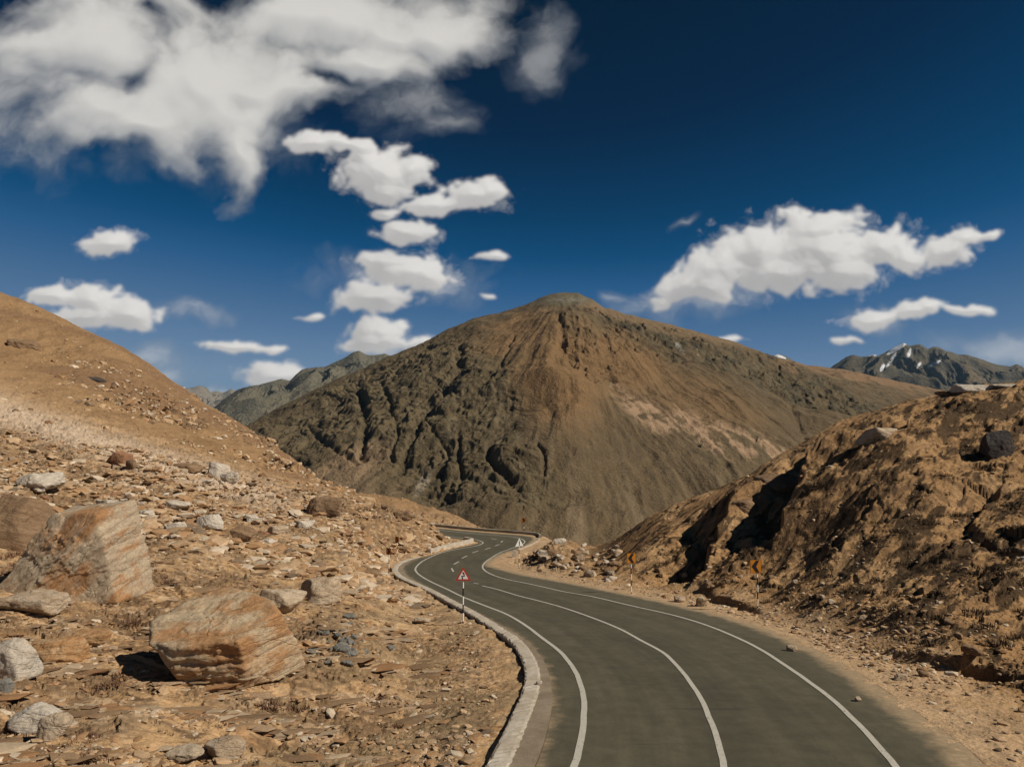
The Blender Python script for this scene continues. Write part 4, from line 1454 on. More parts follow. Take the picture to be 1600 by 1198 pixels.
def rock_verts(planes, dims, level, seed, amp=0.05, strata=0.0, snorm=(0.2, -0.25, 0.95), ledge=0.18, k=26.0):
    D, Fq = ico(level)
    inv = np.zeros(len(D))
    for n, h in planes:
        n = np.asarray(n, float)
        n = n / np.linalg.norm(n)
        q = np.clip(D @ n, 0, None) / h
        inv += q ** k
    r = 1.0 / (inv ** (1.0 / k) + 1e-6)
    r = np.minimum(r, 1.7)
    V = D * r[:, None]
    V = V * np.asarray(dims)[None] * 0.5
    size = float(np.mean(dims)) * 0.5
    nz = fbm3(V / size * 1.6 + seed * 3.7, 5, 0.55, seed)
    V = V + D * (nz * amp * 2.2 * size)[:, None]
    cps = facet3(V / size * 2.1 + seed * 1.3, seed) * CHIP + facet3(V / size * 5.3 + seed, seed + 3) * 0.02
    V = V + D * (cps * size)[:, None]
    if strata:
        sn = np.array(snorm) / np.linalg.norm(snorm)
        h = V @ sn + fbm3(V / size * 1.1 + 9, 3, 0.5, seed + 5) * ledge * size
        st = fbm3(np.c_[h * 7 / size, V[:, 0] / size * 0.5, V[:, 1] / size * 0.5], 4, 0.6, seed + 7)
        saw = (h / (ledge * size)) % 1.0
        rad = D - sn * (D @ sn)[:, None]
        V = V + rad * ((st * 1.6 + (saw - 0.5) * 0.5) * strata * size)[:, None]
    return V, Fq


M_pale = rock_mat("pale_rock_material", (0.50, 0.40, 0.29), (0.38, 0.27, 0.17), (0.20, 0.14, 0.09))
M_pale2 = rock_mat("ochre_streaked_rock_material", (0.50, 0.385, 0.25), (0.40, 0.28, 0.17), (0.19, 0.13, 0.08), 0.6, (0.1, 0.2, 0), 0.7)
M_lean = rock_mat("leaning_rock_material", (0.46, 0.36, 0.245), (0.37, 0.28, 0.19), (0.20, 0.15, 0.10), 0.6, (0.0, 0.88, 0), 0.75)
M_orange = rock_mat("orange_rock_material", (0.50, 0.33, 0.18), (0.40, 0.22, 0.10), (0.2, 0.12, 0.06), 1.0, (0.2, 0.1, 0), 0.4)
M_brown = rock_mat("brown_rock_material", (0.27, 0.175, 0.10), (0.20, 0.12, 0.065), (0.08, 0.05, 0.03))
M_grey = rock_mat("grey_rock_material", (0.25, 0.235, 0.205), (0.19, 0.175, 0.15), (0.09, 0.08, 0.07))
M_dark = rock_mat("dark_rock_material", (0.075, 0.062, 0.055), (0.06, 0.048, 0.04), (0.03, 0.025, 0.022))
M_whiter = rock_mat("whitish_rock_material", (0.60, 0.53, 0.44), (0.46, 0.38, 0.29), (0.26, 0.19, 0.13))
M_red = rock_mat("reddish_rock_material", (0.32, 0.16, 0.085), (0.25, 0.13, 0.07), (0.13, 0.07, 0.04))
MM = dict(pale=M_pale, orange=M_orange, brown=M_brown, grey=M_grey, dark=M_dark, white=M_whiter, red=M_red, ochre=M_pale2)


def put_rock(name, px, py, wpx, hpx, mat, label, group=None, level=4, seed=1, planes=None, depth=0.8, sink=0.12, strata=0.03, rot=0.0, amp=0.045, dist=None, tilt=0.0, cat="rock", snorm=(0.2, -0.25, 0.95), k=26.0):
    P, d = hit_ground(px, py)
    if dist is not None:
        a, s = slope(px, py)
        d = dist
        P = np.array([a * d, d, ground_z(a * d, d)])
    w, h = wpx / 1100 * d, hpx / 1100 * d
    dp = w * depth
    P = P.copy()
    P[0] *= (d + 0.42 * dp) / d
    w *= (d + 0.15 * dp) / d
    r = random.Random(seed)
    V, Fq = rock_verts(planes or rand_planes(r), (w, dp, h * (1 + sink) / 0.80), level, seed, amp, strata, snorm, k=k)
    zmin, zmax = V[:, 2].min(), V[:, 2].max()
    V[:, 2] = (V[:, 2] - zmin) * (h * (1 + sink) / (zmax - zmin))
    xw = V[:, 0].max() - V[:, 0].min()
    V[:, 0] = (V[:, 0] - (V[:, 0].max() + V[:, 0].min()) / 2) * (w / xw)
    o = mesh_np(name, V, Fq, MM[mat] if isinstance(mat, str) else mat, smooth=(level >= 5))
    o.location = (P[0], P[1] + dp * 0.42, P[2] - h * sink)
    o.rotation_euler = (0, tilt, rot)
    tag(o, label, cat, group)
    return o


big_planes = [((0, 0, -1), 0.75), ((-0.05, -0.40, 1), 0.64), ((0.12, -1, -0.30), 0.90), ((-1, -0.35, -0.55), 0.86), ((-0.6, -1, -0.25), 1.1), ((1, -0.45, -0.05), 0.92),
              ((0.35, 0.3, 1), 1.02), ((0.1, 1, 0.1), 0.95), ((-0.5, 0.1, 1), 1.05), ((1, 0.5, 0.5), 1.05), ((0.75, -0.8, -0.55), 1.02), ((-1, 0.5, 0.1), 0.98)]
put_rock("boulder", 352, 1080, 226, 128, M_pale2, "huge block-shaped boulder with orange streaked front and grey flat top, in the left foreground", None, 6, 5, big_planes, 0.72, 0.07, 0.060, 0.0, 0.012, cat="boulder", snorm=(0.12, -0.18, 0.95), k=90)
lean_planes = [((0, 0, -1), 0.95), ((1, -0.15, 0.15), 0.84), ((-0.89, -0.15, 0.455), 0.62), ((-0.30, -1, 0.40), 0.62), ((0.42, -1, -0.05), 0.70), ((0, 1, 0.1), 0.8), ((-1, 0, -0.15), 0.98), ((-0.12, -0.1, 1), 0.93)]
put_rock("boulder", 116, 944, 196, 146, M_lean, "tall leaning wedge of striped tan rock with an orange band, above the left foreground", None, 6, 9, lean_planes, 0.75, 0.10, 0.060, 0.0, 0.012, cat="boulder", snorm=(-0.62, -0.1, 0.78), k=90)
ROCKS = [
    (52, 963, 112, 30, 'pale', "flat pale slab with a black shadow gap lying below the tall leaning rock", 21),
    (24, 1062, 60, 56, 'white', "whitish grey boulder with a dark patch at the left edge of the photo", 22),
    (93, 1039, 84, 34, 'orange', "rounded orange boulder lying right of the whitish boulder", 23),
    (142, 1012, 62, 18, 'orange', "thin orange slab behind the rounded orange boulder", 24),
    (55, 1152, 78, 40, 'white', "broad pale rock half buried in sand near the bottom left corner", 25),
    (82, 1166, 44, 40, 'pale', "narrow upright pale rock leaning on the broad pale rock at bottom left", 26),
    (497, 946, 62, 36, 'pale', "blocky tan boulder with a shaded left side, right behind the huge block boulder", 27),
    (440, 960, 70, 34, 'pale', "pale upright-grained block wedged between the huge boulder and the tan boulder", 28),
    (62, 772, 74, 28, 'white', "wide whitish slab high on the left rubble slope above the leaning rock", 29),
    (186, 728, 32, 20, 'red', "reddish brown block at the top of the left rubble slope", 30),
    (205, 734, 16, 16, 'brown', "small split brown stone just right of the reddish block", 31),
    (294, 738, 42, 14, 'brown', "dark-shadowed overhanging slab on the crest of the left rubble slope", 32),
    (340, 748, 34, 26, 'white', "large white stone at the right end of the rubble crest", 33),
    (358, 757, 28, 17, 'white', "smaller white stone in front of the large white stone on the rubble crest", 34),
    (278, 798, 42, 14, 'white', "long tilted white slab in the middle of the left rubble", 35),
    (168, 795, 32, 14, 'white', "white slab lying just above the peak of the leaning rock", 36),
    (228, 808, 22, 10, 'white', "small white stone between the leaning rock and the tilted slab", 37),
    (328, 828, 42, 22, 'white', "broad cream stone below the tilted white slab", 38),
    (277, 830, 30, 12, 'white', "low cream stone left of the broad cream stone", 39),
    (381, 848, 34, 24, 'brown', "square tan-brown block on the middle of the left slope", 40),
    (434, 838, 32, 15, 'pale', "tilted pale slab right of the square tan-brown block", 41),
    (417, 854, 26, 9, 'white', "thin white flake below the tilted pale slab", 42),
    (394, 818, 20, 12, 'white', "white stone above the square tan-brown block", 43),
    (510, 808, 62, 26, 'brown', "jutting dark brown ledge rock on the middle of the left ridge", 44),
    (622, 812, 16, 11, 'brown', "shadowed stone near the crest of the rocky ridge left of the far bend", 45),
    (637, 814, 22, 12, 'brown', "brown stone right of the shadowed stone on the ridge", 46),
    (477, 826, 28, 12, 'white', "pale stone under the jutting dark brown ledge rock", 47),
    (575, 902, 30, 12, 'brown', "flat brown slab on the bank left of the chevron signs", 49),
    (1560, 716, 48, 42, 'dark', "round nearly black boulder perched on the right hillside", 51),
    (1238, 1018, 15, 8, 'pale', "angular pale stone on the asphalt right of the white edge line", 52),
    (1341, 1096, 10, 6, 'pale', "tiny pale stone on the asphalt shoulder nearest the camera", 53),
    (1407, 1063, 22, 8, 'pale', "flat light stone on the sandy verge right of the road", 54),
    (1443, 1058, 14, 8, 'brown', "small brown stone on the verge right of the flat light stone", 55),
    (1096, 947, 17, 14, 'pale', "rounded tan rock on the verge between the two nearest chevron signs", 56),
    (1062, 941, 18, 8, 'pale', "low tan rock left of the rounded rock on the right verge", 57),
    (842, 1073, 10, 9, 'white', "small white stone on the concrete shoulder of the near bend", 58),
    (833, 1092, 6, 4, 'pale', "pebble on the concrete shoulder below the small white stone", 59),
    (352, 1190, 62, 26, 'pale', "pale rock at the bottom edge below the huge boulder", 60),
    (290, 1192, 60, 16, 'pale', "low broad pale rock at the bottom edge, left of the other pale rock", 61),
    (875, 851, 20, 9, 'white', "large whitish block on top of the rubble mound by the far bend", 62),
    (848, 872, 18, 12, 'white', "whitish block on the left end of the rubble mound", 63),
    (862, 868, 14, 9, 'brown', "dark brown stone in the middle of the rubble mound", 64),
    (903, 878, 20, 12, 'pale', "pale block near the right end of the rubble mound", 65),
    (1520, 612, 54, 13, 'white', "pale jagged outcrop on the skyline of the right hill", 66),
    (1566, 607, 44, 8, 'white', "low pale ledge on the skyline at the far right of the right hill", 67),
    (1482, 618, 34, 8, 'brown', "small dark outcrop on the skyline left of the pale jagged outcrop", 68),
    (545, 968, 20, 8, 'grey', "grey slab on the bank halfway between the tan boulder and the road", 69),
    (660, 975, 26, 8, 'pale', "flat pale rock on the bank left of the triangular bend sign", 70),
    (8, 1085, 22, 22, 'grey', "grey rock cut by the left edge below the whitish boulder", 71),
    (36, 545, 60, 18, 'brown', "brown rock outcrop on the upper left hillside under the skyline", 72),
    (150, 598, 30, 10, 'dark', "dark stone on the upper left hillside", 73),
]
for (px, py, w_, h_, mt, lb, sd) in ROCKS:
    lvl = 5 if w_ > 38 and py > 900 else (4 if w_ > 18 else 3)
    flat = h_ / w_
    put_rock("rock" if w_ > 16 else "stone", px, py, w_, h_, mt, lb, None, lvl, sd, rot=rnd.uniform(-0.3, 0.3), strata=0.05 if flat < 0.5 else 0.03, cat="rock" if w_ > 16 else "stone",
             planes=None)
# rocky outcrop blocks on the right hill
OUTC = [(22, 862, 92, 84, "dark brown craggy outcrop at the left edge behind the tall leaning rock", 86, 'brown'),
        (1372, 690, 54, 22, "pale cracked outcrop below the skyline of the right hill", 83, 'pale'),
        (1215, 768, 60, 26, "low outcrop at the left end of the right hill's crest", 84, 'brown'),
        (1165, 802, 44, 20, "tan outcrop on the crest left of the big rounded block", 85, 'brown')]
for (px, py, w_, h_, lb, sd, mt) in OUTC:
    put_rock("rock_outcrop", px, py, w_, h_, mt, lb, None, 5, sd, depth=1.0, sink=0.35, strata=0.06, cat="outcrop", rot=rnd.uniform(-0.4, 0.4))

# medium stones, one of each kind built, then copied
protos = {}
def proto(mt, k, flat):
    key = (mt, k, flat)
    if key not in protos:
        r = random.Random(hash((mt, k)) % 999 if False else (len(mt) * 100 + ord(mt[0]) * 7 + k * 13))
        V, Fq = rock_verts(rand_planes(r), (1.0, r.uniform(0.6, 0.9), flat), 3, 900 + k * 7 + len(mt), 0.05, 0.04)
        me = mesh_np("rock", V, Fq, MM[mt]).data
        ob = bpy.data.objects["rock"] if False else None
        protos[key] = me
        for o in list(col.objects):
            if o.data is me:
                bpy.data.objects.remove(o)
    return protos[key]


def scatter_group(n, region, mats, size, flat, label, group, seed, cat="stone", name="stone"):
    r = random.Random(seed)
    done = 0
    for _ in range(n * 8):
        if done >= n: break
        px, py = region(r)
        P, d = hit_ground(px, py)
        i = int(np.clip(np.searchsorted(A_ax, P[0] / P[1]), 0, len(A_ax) - 1))
        j = int(np.clip(np.searchsorted(LD_ax, math.log(d)), 0, len(LD_ax) - 1))
        if dRoad[j, i] < 1.2: continue
        mt = r.choice(mats)
        me = proto(mt, r.randrange(5), flat)
        o = bpy.data.objects.new(name, me)
        col.objects.link(o)
        s = r.uniform(*size)
        if r.random() < 0.12: s *= 1.5
        o.scale = (s, s * r.uniform(0.8, 1.1), s * r.uniform(0.8, 1.3))
        o.rotation_euler = (r.uniform(-.3, .3), r.uniform(-.3, .3), r.uniform(0, 6.28))
        o.location = (P[0], P[1], P[2] + s * flat * 0.12)
        tag(o, label, cat, group)
        done += 1


scatter_group(95, lambda r: ((lambda x: (x, r.uniform(700 + 0.10 * x, 790 + 0.13 * x)))(r.uniform(0, 560))), ['white', 'white', 'pale', 'pale', 'brown', 'red'], (0.5, 1.15), 0.4,
              "one of the loose pale stones strewn over the rubble belt across the left slope", "loose stones in the rubble belt on the left slope", 31)
scatter_group(40, lambda r: (r.gauss(530, 32), r.gauss(1008, 20)), ['grey'], (0.22, 0.5), 0.5,
              "one of the grey stones heaped on the sand right of the huge boulder", "grey stones heaped right of the huge boulder", 32)
scatter_group(55, lambda r: ((lambda x: (x, r.uniform(845 + 0.12 * abs(x - 875), 893 + 0.14 * (x - 830))))(r.uniform(826, 968))), ['white', 'pale', 'pale', 'brown'], (0.5, 1.1), 0.6,
              "one of the broken stones piled in the rubble mound right of the far bend", "stones of the rubble mound by the far bend", 33)
scatter_group(40, lambda r: ((lambda x: (x, r.uniform(880, 925) + 0.30 * max(0, x - 1180)))(r.uniform(1010, 1560))), ['pale', 'brown', 'brown'], (0.25, 0.6), 0.6,
              "one of the tan stones fallen along the foot of the right hillside", "stones along the foot of the right hillside", 34)
scatter_group(45, lambda r: (r.uniform(540, 700), r.uniform(795, 860)), ['brown', 'brown', 'red', 'pale'], (0.6, 1.3), 0.45,
              "one of the tilted brown stones on the ridge left of the far bend", "tilted brown stones on the ridge", 35)


# loose gravel and scree: nobody could count it
def gravel(name, n, sampler, sizes, mat, seed, flat=0.6, label=None, align=None, cols_=None):
    r = np.random.RandomState(seed)
    D1, F1 = ico(1)
    Vs, Fs, off = [], [], 0
    pr = random.Random(seed)
    kinds = []
    for k in range(10):
        V, Fq = rock_verts(rand_planes(pr), (1, pr.uniform(.6, .9), flat * pr.uniform(.7, 1.2)), 1, seed + k, 0.05, 0, k=14)
        kinds.append((V, Fq))
    cnt = 0
    a, d = sampler(r, n)
    li = np.clip(np.searchsorted(A_ax, a), 1, len(A_ax) - 1)
    lj = np.clip(np.searchsorted(LD_ax, np.log(d)), 1, len(LD_ax) - 1)
    zz = GZ[lj, li]
    ok = (dRoad[lj, li] > 0.5)
    xg, yg = GX[lj, li], GY[lj, li]
    jx = r.uniform(-0.5, 0.5, len(a)) * 0.0
    s = np.exp(r.normal(math.log(sizes[0]), sizes[1], len(a)))
    s = np.clip(s, sizes[0] * 0.4, sizes[0] * 4.5)
    cols = []
    for i in np.where(ok)[0]:
        V, Fq = kinds[r.randint(10)]
        c, sn = math.cos(r.rand() * 6.28), math.sin(r.rand() * 6.28)
        th = r.rand() * 6.28 if align is None else align + r.uniform(-0.35, 0.35)
        c, sn = math.cos(th), math.sin(th)
        tx = r.uniform(-0.35, 0.35) if align is None else r.uniform(-0.02, 0.14)
        x, y, z = V[:, 0] * s[i] * (1 if align is None else 2.2), V[:, 1] * s[i], V[:, 2] * s[i]
        z2 = z + tx * x
        Vs.append(np.c_[x * c - y * sn + xg[i], x * sn + y * c + yg[i], z2 + zz[i] + s[i] * 0.04])
        Fs.append(Fq + off)
        off += len(V)
        t = r.rand()
        base = np.array([0.43, 0.29, 0.17]) if t < 0.45 else (np.array([0.33, 0.195, 0.10]) if t < 0.75 else (np.array([0.54, 0.43, 0.31]) if t < 0.94 else np.array([0.20, 0.14, 0.09])))
        if cols_ is not None:
            base = np.array(cols_[r.randint(len(cols_))])
        cols.append(np.repeat((base * r.uniform(0.8, 1.15))[None], len(V), 0))
    o = mesh_np(name, np.concatenate(Vs), np.concatenate(Fs), mat, smooth=False, colors=np.concatenate(cols))
    tag(o, label, None, None, "stuff")
    return o


M_grav = terrain_mat("gravel_material", 0.25, 0.015, fine=0.3)
# denser where the ground is rocky
def samp_left(r, n):
    a = r.uniform(-0.78, -0.02, n * 2)
    d = np.exp(r.uniform(math.log(15), math.log(62), n * 2))
    w_ = ss(-0.35, 0.45, fbm(a * d / 3.0, d / 2.0, 3, seed=901))
    k = (r.rand(n * 2) < w_ * 0.8 + 0.06) & (a < 0.03)
    return a[k][:n], d[k][:n]
def samp_belt(r, n):
    a = r.uniform(-0.78, -0.08, n * 2)
    d = np.exp(r.uniform(math.log(50), math.log(120), n * 2))
    w_ = ss(-0.25, 0.35, fbm(a * d / 7.0, d / 5.0, 3, seed=903))
    k = (r.rand(n * 2) < w_ + 0.05)
    return a[k][:n], d[k][:n]
def samp_right(r, n):
    a = r.uniform(0.02, 0.78, n * 2)
    d = np.exp(r.uniform(math.log(18), math.log(100), n * 2))
    li = np.clip(np.searchsorted(A_ax, a), 1, len(A_ax) - 1)
    lj = np.clip(np.searchsorted(LD_ax, np.log(d)), 1, len(LD_ax) - 1)
    w_ = (ss(9, 1.5, dRoad[lj, li]) * 0.8 + 0.15) * (0.12 + 0.88 * np.maximum(ss(24, 32, d), ss(3, 7, dRoad[lj, li])))
    k = (r.rand(n * 2) < w_) & (~leftside[lj, li])
    return a[k][:n], d[k][:n]
gravel("gravel", 13000, samp_left, (0.13, 0.66), M_grav, 41, 0.36, "scattered gravel and small stones over the sand of the left foreground")
gravel("scree", 20000, samp_belt, (0.50, 0.66), M_grav, 43, 0.34, "scree of pale broken stones over the left slope")
gravel("rubble", 14000, samp_right, (0.15, 0.55), M_grav, 47, 0.6, "small rubble along the foot of the right hill and over its slope")


def samp_hill(r, n):
    a = r.uniform(-0.80, -0.15, n * 6)
    d = np.exp(r.uniform(math.log(95), math.log(330), n * 6))
    li = np.clip(np.searchsorted(A_ax, a), 1, len(A_ax) - 1)
    lj = np.clip(np.searchsorted(LD_ax, np.log(d)), 1, len(LD_ax) - 1)
    k = (r.rand(n * 6) < band[lj, li] * 0.9 + 0.012)
    return a[k][:n], d[k][:n]
gravel("hillside_rocks", 8000, samp_hill, (0.80, 0.6), M_grav, 53, 0.6, "small broken rocks in bands over the upper left hillside")


def samp_ledge(r, n):
    a = r.uniform(-0.78, 0.0, n * 5)
    d = np.exp(r.uniform(math.log(16), math.log(75), n * 5))
    li = np.clip(np.searchsorted(A_ax, a), 1, len(A_ax) - 1)
    lj = np.clip(np.searchsorted(LD_ax, np.log(d)), 1, len(LD_ax) - 1)
    w_ = ss(0.12, 0.36, fbm_a(a * d / 5.0, d / 1.7, 3, seed=905)) * ss(2.5, 7, dRoad[lj, li])
    k = r.rand(n * 5) < w_
    return a[k][:n], d[k][:n]
gravel("layered_rock", 1900, samp_ledge, (0.33, 0.5), M_grav, 59, 0.20, "thin brown layers of rock breaking out of the sand in low ledges on the left slope", align=0.12,
       cols_=[(0.27, 0.175, 0.10), (0.22, 0.14, 0.08), (0.36, 0.25, 0.155), (0.30, 0.165, 0.08), (0.40, 0.30, 0.20)])


# dry plants
def tufts(name, pts, mat, label, seed):
    r = np.random.RandomState(seed)
    V, Fq = [], []
    for (x, y, z, rad) in pts:
        nb = int(90 * rad / 0.35)
        for _ in range(max(20, nb)):
            th, rr = r.rand() * 6.28, math.sqrt(r.rand()) * rad
            bx, by = x + math.cos(th) * rr * 1.5, y + math.sin(th) * rr
            h = rad * r.uniform(0.25, 0.8) * (1.15 - rr / rad * 0.7)
            lean = r.uniform(0.1, 0.7) * h
            w_ = 0.012 + 0.02 * r.rand()
            t2 = r.rand() * 6.28
            cx, sx = math.cos(t2) * w_, math.sin(t2) * w_
            k = len(V)
            V += [(bx - cx, by - sx, z - 0.04), (bx + cx, by + sx, z - 0.04), (bx + math.cos(th) * lean, by + math.sin(th) * lean, z + h)]
            Fq.append((k, k + 1, k + 2))
    o = mesh_np(name, np.array(V), np.array(Fq), mat)
    tag(o, label, None, None, "stuff")


M_tuft = plain_mat("dry_plant_material", (0.135, 0.070, 0.040), 0.9, 0.4, 3.0)
pts = []
r_ = random.Random(5)
for (px, py, rad, n) in [(440, 1108, .35, 5), (600, 1092, .3, 4), (110, 1152, .3, 4), (40, 1150, .25, 3), (130, 1182, .3, 4), (180, 1062, .3, 4), (150, 1075, .28, 3), (200, 975, .35, 3), (260, 1145, .2, 3), (520, 1108, .2, 2),
                         (210, 880, .4, 3), (250, 905, .4, 3), (100, 1010, .2, 3), (5, 1140, .3, 4), (640, 1130, .2, 3), (350, 1120, .2, 3), (20, 890, .5, 5), (25, 870, .5, 4)]:
    for _ in range(n):
        P, d = hit_ground(px + r_.gauss(0, 14), py + r_.gauss(0, 5))
        pts.append((P[0], P[1], P[2], rad * r_.uniform(0.5, 1.1)))
tufts("dry_grass", pts, M_tuft, "low dark red-brown tufts of dry plants in the left foreground", 3)
pts = []
for _ in range(420):
    px = r_.uniform(1000, 1640)
    py = r_.uniform(640, 1040)
    P, d = hit_ground(px, py)
    i = int(np.clip(np.searchsorted(A_ax, P[0] / P[1]), 0, len(A_ax) - 1))
    j = int(np.clip(np.searchsorted(LD_ax, math.log(d)), 0, len(LD_ax) - 1))
    if dRoad[j, i] < 2.5 or (DKM[j, i] < 0.3 and r_.random() < 0.8): continue
    pts.append((P[0], P[1], P[2], r_.uniform(0.2, 0.55)))
M_tuft2 = plain_mat("dark_shrub_material", (0.065, 0.042, 0.024), 0.9, 0.4, 3.0)
tufts("dry_shrubs", pts, M_tuft2, "dark dry shrubs over the right hillside", 4)

# ------------------------------------------------------------------ signs
M_black = plain_mat("sign_black_material", (0.018, 0.016, 0.015), 0.6, 0.1)
M_wht = plain_mat("sign_white_material", (0.80, 0.77, 0.71), 0.5, 0.08)
M_sred = plain_mat("sign_red_material", (0.50, 0.045, 0.025), 0.45, 0.1)
M_org = plain_mat("sign_orange_material", (0.55, 0.20, 0.02), 0.45, 0.12)
M_back = plain_mat("sign_back_material", (0.30, 0.29, 0.27), 0.5, 0.1)
M_metal = plain_mat("sign_metal_material", (0.25, 0.23, 0.2), 0.5, 0.1)
M_palep = plain_mat("sign_faded_white_material", (0.66, 0.66, 0.62), 0.5, 0.1)


def prism(poly, y0, y1):
    n = len(poly)
    V = [(x, y0, z) for x, z in poly] + [(x, y1, z) for x, z in poly]
    Fq = [tuple(range(n)), tuple(range(2 * n - 1, n - 1, -1))]
    for i in range(n):
        j = (i + 1) % n
        Fq.append((i + n, j + n, j, i)[::-1])
    return V, Fq


def prism_obj(name, poly, y0, y1, mat, parent, loc=(0, 0, 0)):
    V, Fq = prism(poly, y0, y1)
    o = mesh_py(name, V, Fq, mat, parent, loc=loc)
    bm = bmesh.new()
    bm.from_mesh(o.data)
    bmesh.ops.recalc_face_normals(bm, faces=bm.faces)
    bm.to_mesh(o.data)
    bm.free()
    return o


def rounded(poly, r, n=4):
    out = []
    P = [np.array(p, float) for p in poly]
    for i in range(len(P)):
        a, b, c = P[i - 1], P[i], P[(i + 1) % len(P)]
        u = (a - b) / np.linalg.norm(a - b)
        v = (c - b) / np.linalg.norm(c - b)
        for t in np.linspace(0, 1, n):
            out.append(tuple((1 - t) ** 2 * (b + u * r) + 2 * t * (1 - t) * b + t * t * (b + v * r)))
    return out


def make_pole(parent, h, bands, rad=0.035, bend=0.0):
    segs = []
    V, Fq, idx = [], [], []
    nb = bands
    K = 12
    rows = nb + 1
    for i in range(rows):
        z = -0.35 + (h + 0.35) * i / nb
        ox = bend * math.sin(math.pi * i / nb)
        for k in range(K):
            V.append((ox + math.cos(k * 2 * math.pi / K) * rad, math.sin(k * 2 * math.pi / K) * rad, z))
    for i in range(nb):
        for k in range(K):
            Fq.append((i * K + k, i * K + (k + 1) % K, (i + 1) * K + (k + 1) % K, (i + 1) * K + k))
            idx.append(i % 2)
    Fq.append(tuple(range(nb * K, (nb + 1) * K)))
    idx.append(0)
    return mesh_py("pole", V, Fq, [M_black, M_wht], parent, idx)


def arrow_symbol(sc):
    """double bend arrow: polyline widened, with an arrow head on top (x right, z up)"""
    pts = [(-0.10, -0.62), (-0.16, -0.35), (-0.30, -0.02), (0.30, 0.02), (0.20, 0.36), (0.05, 0.62)]
    w_ = 0.12
    L, R = [], []
    P = [np.array(p) for p in pts]
    for i, p in enumerate(P):
        a = P[max(i - 1, 0)]
        b = P[min(i + 1, len(P) - 1)]
        t = (b - a) / np.linalg.norm(b - a)
        n = np.array([-t[1], t[0]])
        L.append(tuple((p + n * w_) * sc))
        R.append(tuple((p - n * w_) * sc))
    return L, R


def triangle_sign(px, py, top_py, label, rotz=0.0, side=None, faded=False, group=None):
    P, d = hit_ground(px, py)
    H = (py - top_py) / 1100 * d * 1.0
    sd = side if side else 0.9
    hh = sd * 0.866
    root = empty("warning_sign", (P[0], P[1], P[2]), (0, 0, rotz))
    tag(root, label, "road sign", group)
    make_pole(root, H - hh * 0.35, 7, 0.04)
    z0 = H - hh
    tri = rounded([(-sd / 2, z0), (sd / 2, z0), (0, H)], 0.05)
    red = prism_obj("sign_border", tri, -0.07, -0.055, M_palep if faded else M_sred, root)
    k = 0.66
    zc = z0 + hh / 3
    tri2 = rounded([(-sd / 2 * k, zc - hh / 3 * k), (sd / 2 * k, zc - hh / 3 * k), (0, zc + hh * 2 / 3 * k)], 0.02)
    panel = prism_obj("sign_panel", tri2, -0.078, -0.0705, M_palep if faded else M_wht, root)
    prism_obj("sign_back", rounded([(-sd / 2 * .98, z0 + .01), (sd / 2 * .98, z0 + .01), (0, H - .02)], 0.05), -0.0545, -0.045, M_back, root)
    if faded:
        s_ = sd * 0.30
        poly = [(-0.16 * s_, zc - 0.7 * s_), (0.16 * s_, zc - 0.7 * s_), (0.2 * s_, zc + 0.5 * s_), (0, zc + 1.35 * s_), (-0.2 * s_, zc + 0.5 * s_)]
        prism_obj("symbol", poly, -0.084, -0.0785, M_black, panel)
    else:
        L, R = arrow_symbol(sd * 0.30)
        V, Fq = [], []
        for (a, b) in zip(L, R):
            V += [(a[0] , -0.083, a[1] + zc), (b[0], -0.083, b[1] + zc)]
        for i in range(len(L) - 1):
            Fq.append((2 * i, 2 * i + 1, 2 * i + 3, 2 * i + 2))
        s_ = sd * 0.30
        k0 = len(V)
        V += [((0.05 - 0.20) * s_, -0.083, zc + 0.55 * s_), ((0.05 + 0.24) * s_, -0.083, zc + 0.62 * s_), ((-0.06) * s_, -0.083, zc + 0.95 * s_)]
        Fq.append((k0, k0 + 1, k0 + 2))
        o = mesh_py("symbol", V, Fq, M_black, panel)
        md = o.modifiers.new("thick", 'SOLIDIFY')
        md.thickness = 0.004
    prism_obj("bracket", [(-0.05, z0 + 0.12), (0.05, z0 + 0.12), (0.05, z0 + 0.17), (-0.05, z0 + 0.17)], -0.0445, 0.045, M_metal, root)
    return root


def chevron_sign(px, py, top_py, wpx, hpx, label, point=-1, rotz=0.0, bend=0.0, group="chevron signs along the bends", panel_dx=0.0, back=False, width=None):
    P, d = hit_ground(px, py)
    H = (py - top_py) / 1100 * d
    w_ = width or wpx / 1100 * d
    h_ = hpx / 1100 * d
    root = empty("chevron_sign", tuple(P), (0, 0, rotz))
    tag(root, label, "road sign", group)
    make_pole(root, H - h_ * 0.3, 7, 0.04, bend)
    z0 = H - h_
    x = panel_dx
    prism_obj("sign_border", rounded([(x - w_ / 2, z0), (x + w_ / 2, z0), (x + w_ / 2, H), (x - w_ / 2, H)], 0.04), -0.07, -0.05, M_black, root)
    panel = prism_obj("sign_panel", rounded([(x - w_ / 2 * .95, z0 + .02), (x + w_ / 2 * .95, z0 + .02), (x + w_ / 2 * .95, H - .02), (x - w_ / 2 * .95, H - .02)], 0.03), -0.077, -0.0705, M_org, root)
    p = point
    a, b = w_ / 2 * 0.75, h_ / 2 * 0.88
    zc = (z0 + H) / 2
    poly = [(p * a, 0), (-p * a * 0.05, b), (-p * a * 0.85, b), (-p * a * 0.10, 0), (-p * a * 0.85, -b), (-p * a * 0.05, -b)]
    prism_obj("chevron", [(x + q[0], zc + q[1]) for q in poly], -0.083, -0.0775, M_black, panel)
    prism_obj("bracket", [(x - 0.05, z0 + h_ * 0.4), (x + 0.05, z0 + h_ * 0.4), (x + 0.05, z0 + h_ * 0.4 + 0.05), (x - 0.05, z0 + h_ * 0.4 + 0.05)], -0.0495, 0.045, M_metal, root)
    return root


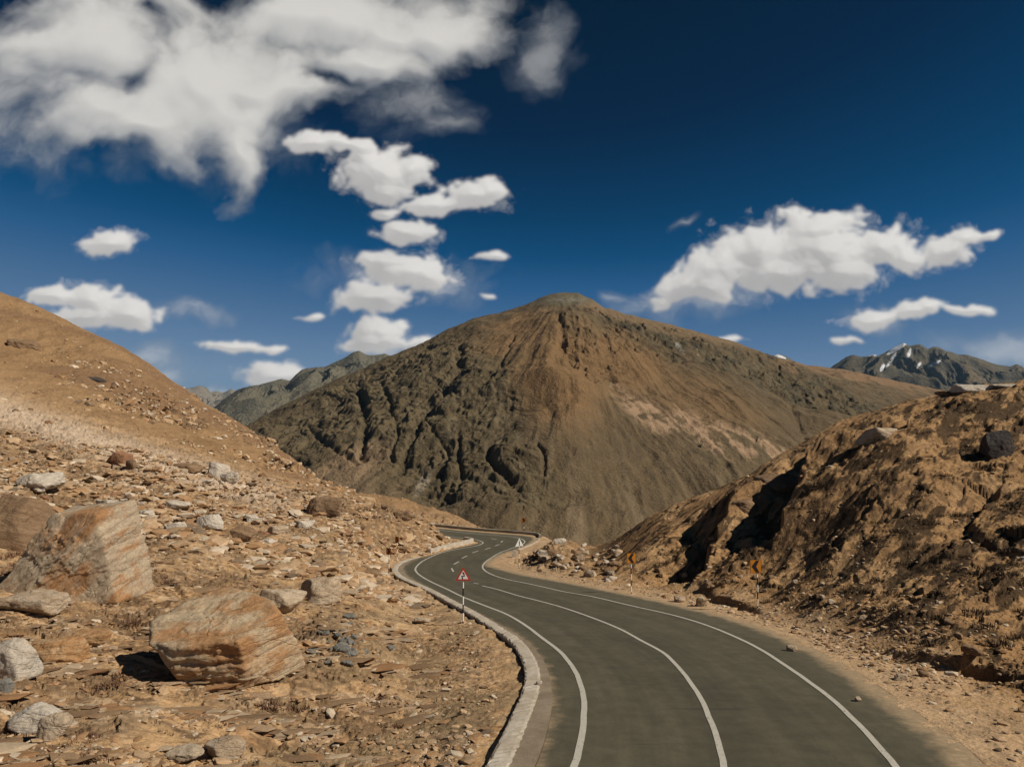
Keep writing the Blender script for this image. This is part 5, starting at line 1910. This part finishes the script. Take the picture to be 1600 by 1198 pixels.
triangle_sign(723.5, 974, 888, "red bordered triangular bend warning sign on a striped pole at the near bend", rotz=0.0, side=0.93)
chevron_sign(1183, 949, 876, 17.5, 20.5, "nearest orange chevron sign with a bent striped pole at the foot of the right hillside", -1, 0.05, 0.06, panel_dx=-0.07)
chevron_sign(986.5, 927, 865, 14, 16, "orange chevron sign pointing left on the verge, right of the rubble mound", -1, 0.1)
chevron_sign(607.5, 904, 857, 9, 10, "chevron sign pointing right before the pale kerb corner, nearer of two at the left bend", 1, -0.6, width=0.62)
chevron_sign(620.5, 877, 839, 9, 9.5, "chevron sign behind the nearer one at the left bend, against the rocky ridge", 1, -0.6, width=0.62)
chevron_sign(818.5, 834, 810, 7, 6.5, "small orange chevron sign standing behind the farthest parapet wall", 1, -0.2)
chevron_sign(849, 837, 818, 4, 6.5, "dark edge-on chevron sign at the right end of the farthest parapet", 1, 1.15, width=0.6)
triangle_sign(811, 888, 842, "faded white triangular sign with a narrow dark symbol inside the second bend", rotz=0.45, side=1.0, faded=True)

# small milestone and a thin marker stick
P, d = hit_ground(803, 871)
root = mesh_py("milestone", *prism([(-.28, -.2), (.28, -.2), (.28, .62)] + [(.28 * math.cos(t), .62 + .22 * math.sin(t)) for t in np.linspace(0.2, math.pi - 0.2, 7)] + [(-.28, .62)], -0.12, 0.12), M_white)
root.location = tuple(P)
tag(root, "squat white painted milestone at the road edge beside the faded triangular sign", "milestone")
P, d = hit_ground(869, 893)
st_ = empty("marker_post", tuple(P))
tag(st_, "thin plain marker post standing among the stones of the rubble mound", "post")
make_pole(st_, 1.7, 5, 0.025)

# ------------------------------------------------------------------ haze
HAZE = True
if HAZE:
    x0, x1, y0, y1, z0, z1 = -9800, 9800, -3000, 13500, -331, 640
    V = [(x, y, z) for z in (z0, z1) for (x, y) in ((x0, y0), (x1, y0), (x1, y1), (x0, y1))]
    Fq = [(3, 2, 1, 0), (4, 5, 6, 7), (0, 1, 5, 4), (1, 2, 6, 5), (2, 3, 7, 6), (3, 0, 4, 7)]
    mh = bpy.data.materials.new("haze_material")
    mh.use_nodes = True
    nt = mh.node_tree
    nt.nodes.clear()
    o_ = nt.nodes.new('ShaderNodeOutputMaterial')
    pv = nt.nodes.new('ShaderNodeVolumePrincipled')
    pv.inputs['Color'].default_value = (0.42, 0.72, 1.0, 1)
    pv.inputs['Density'].default_value = 1.5e-5
    pv.inputs['Anisotropy'].default_value = 0.1
    nt.links.new(pv.outputs[0], o_.inputs['Volume'])
    tag(mesh_py("haze", V, Fq, mh), "thin blue air between the camera and the far mountains", None, None, "stuff")
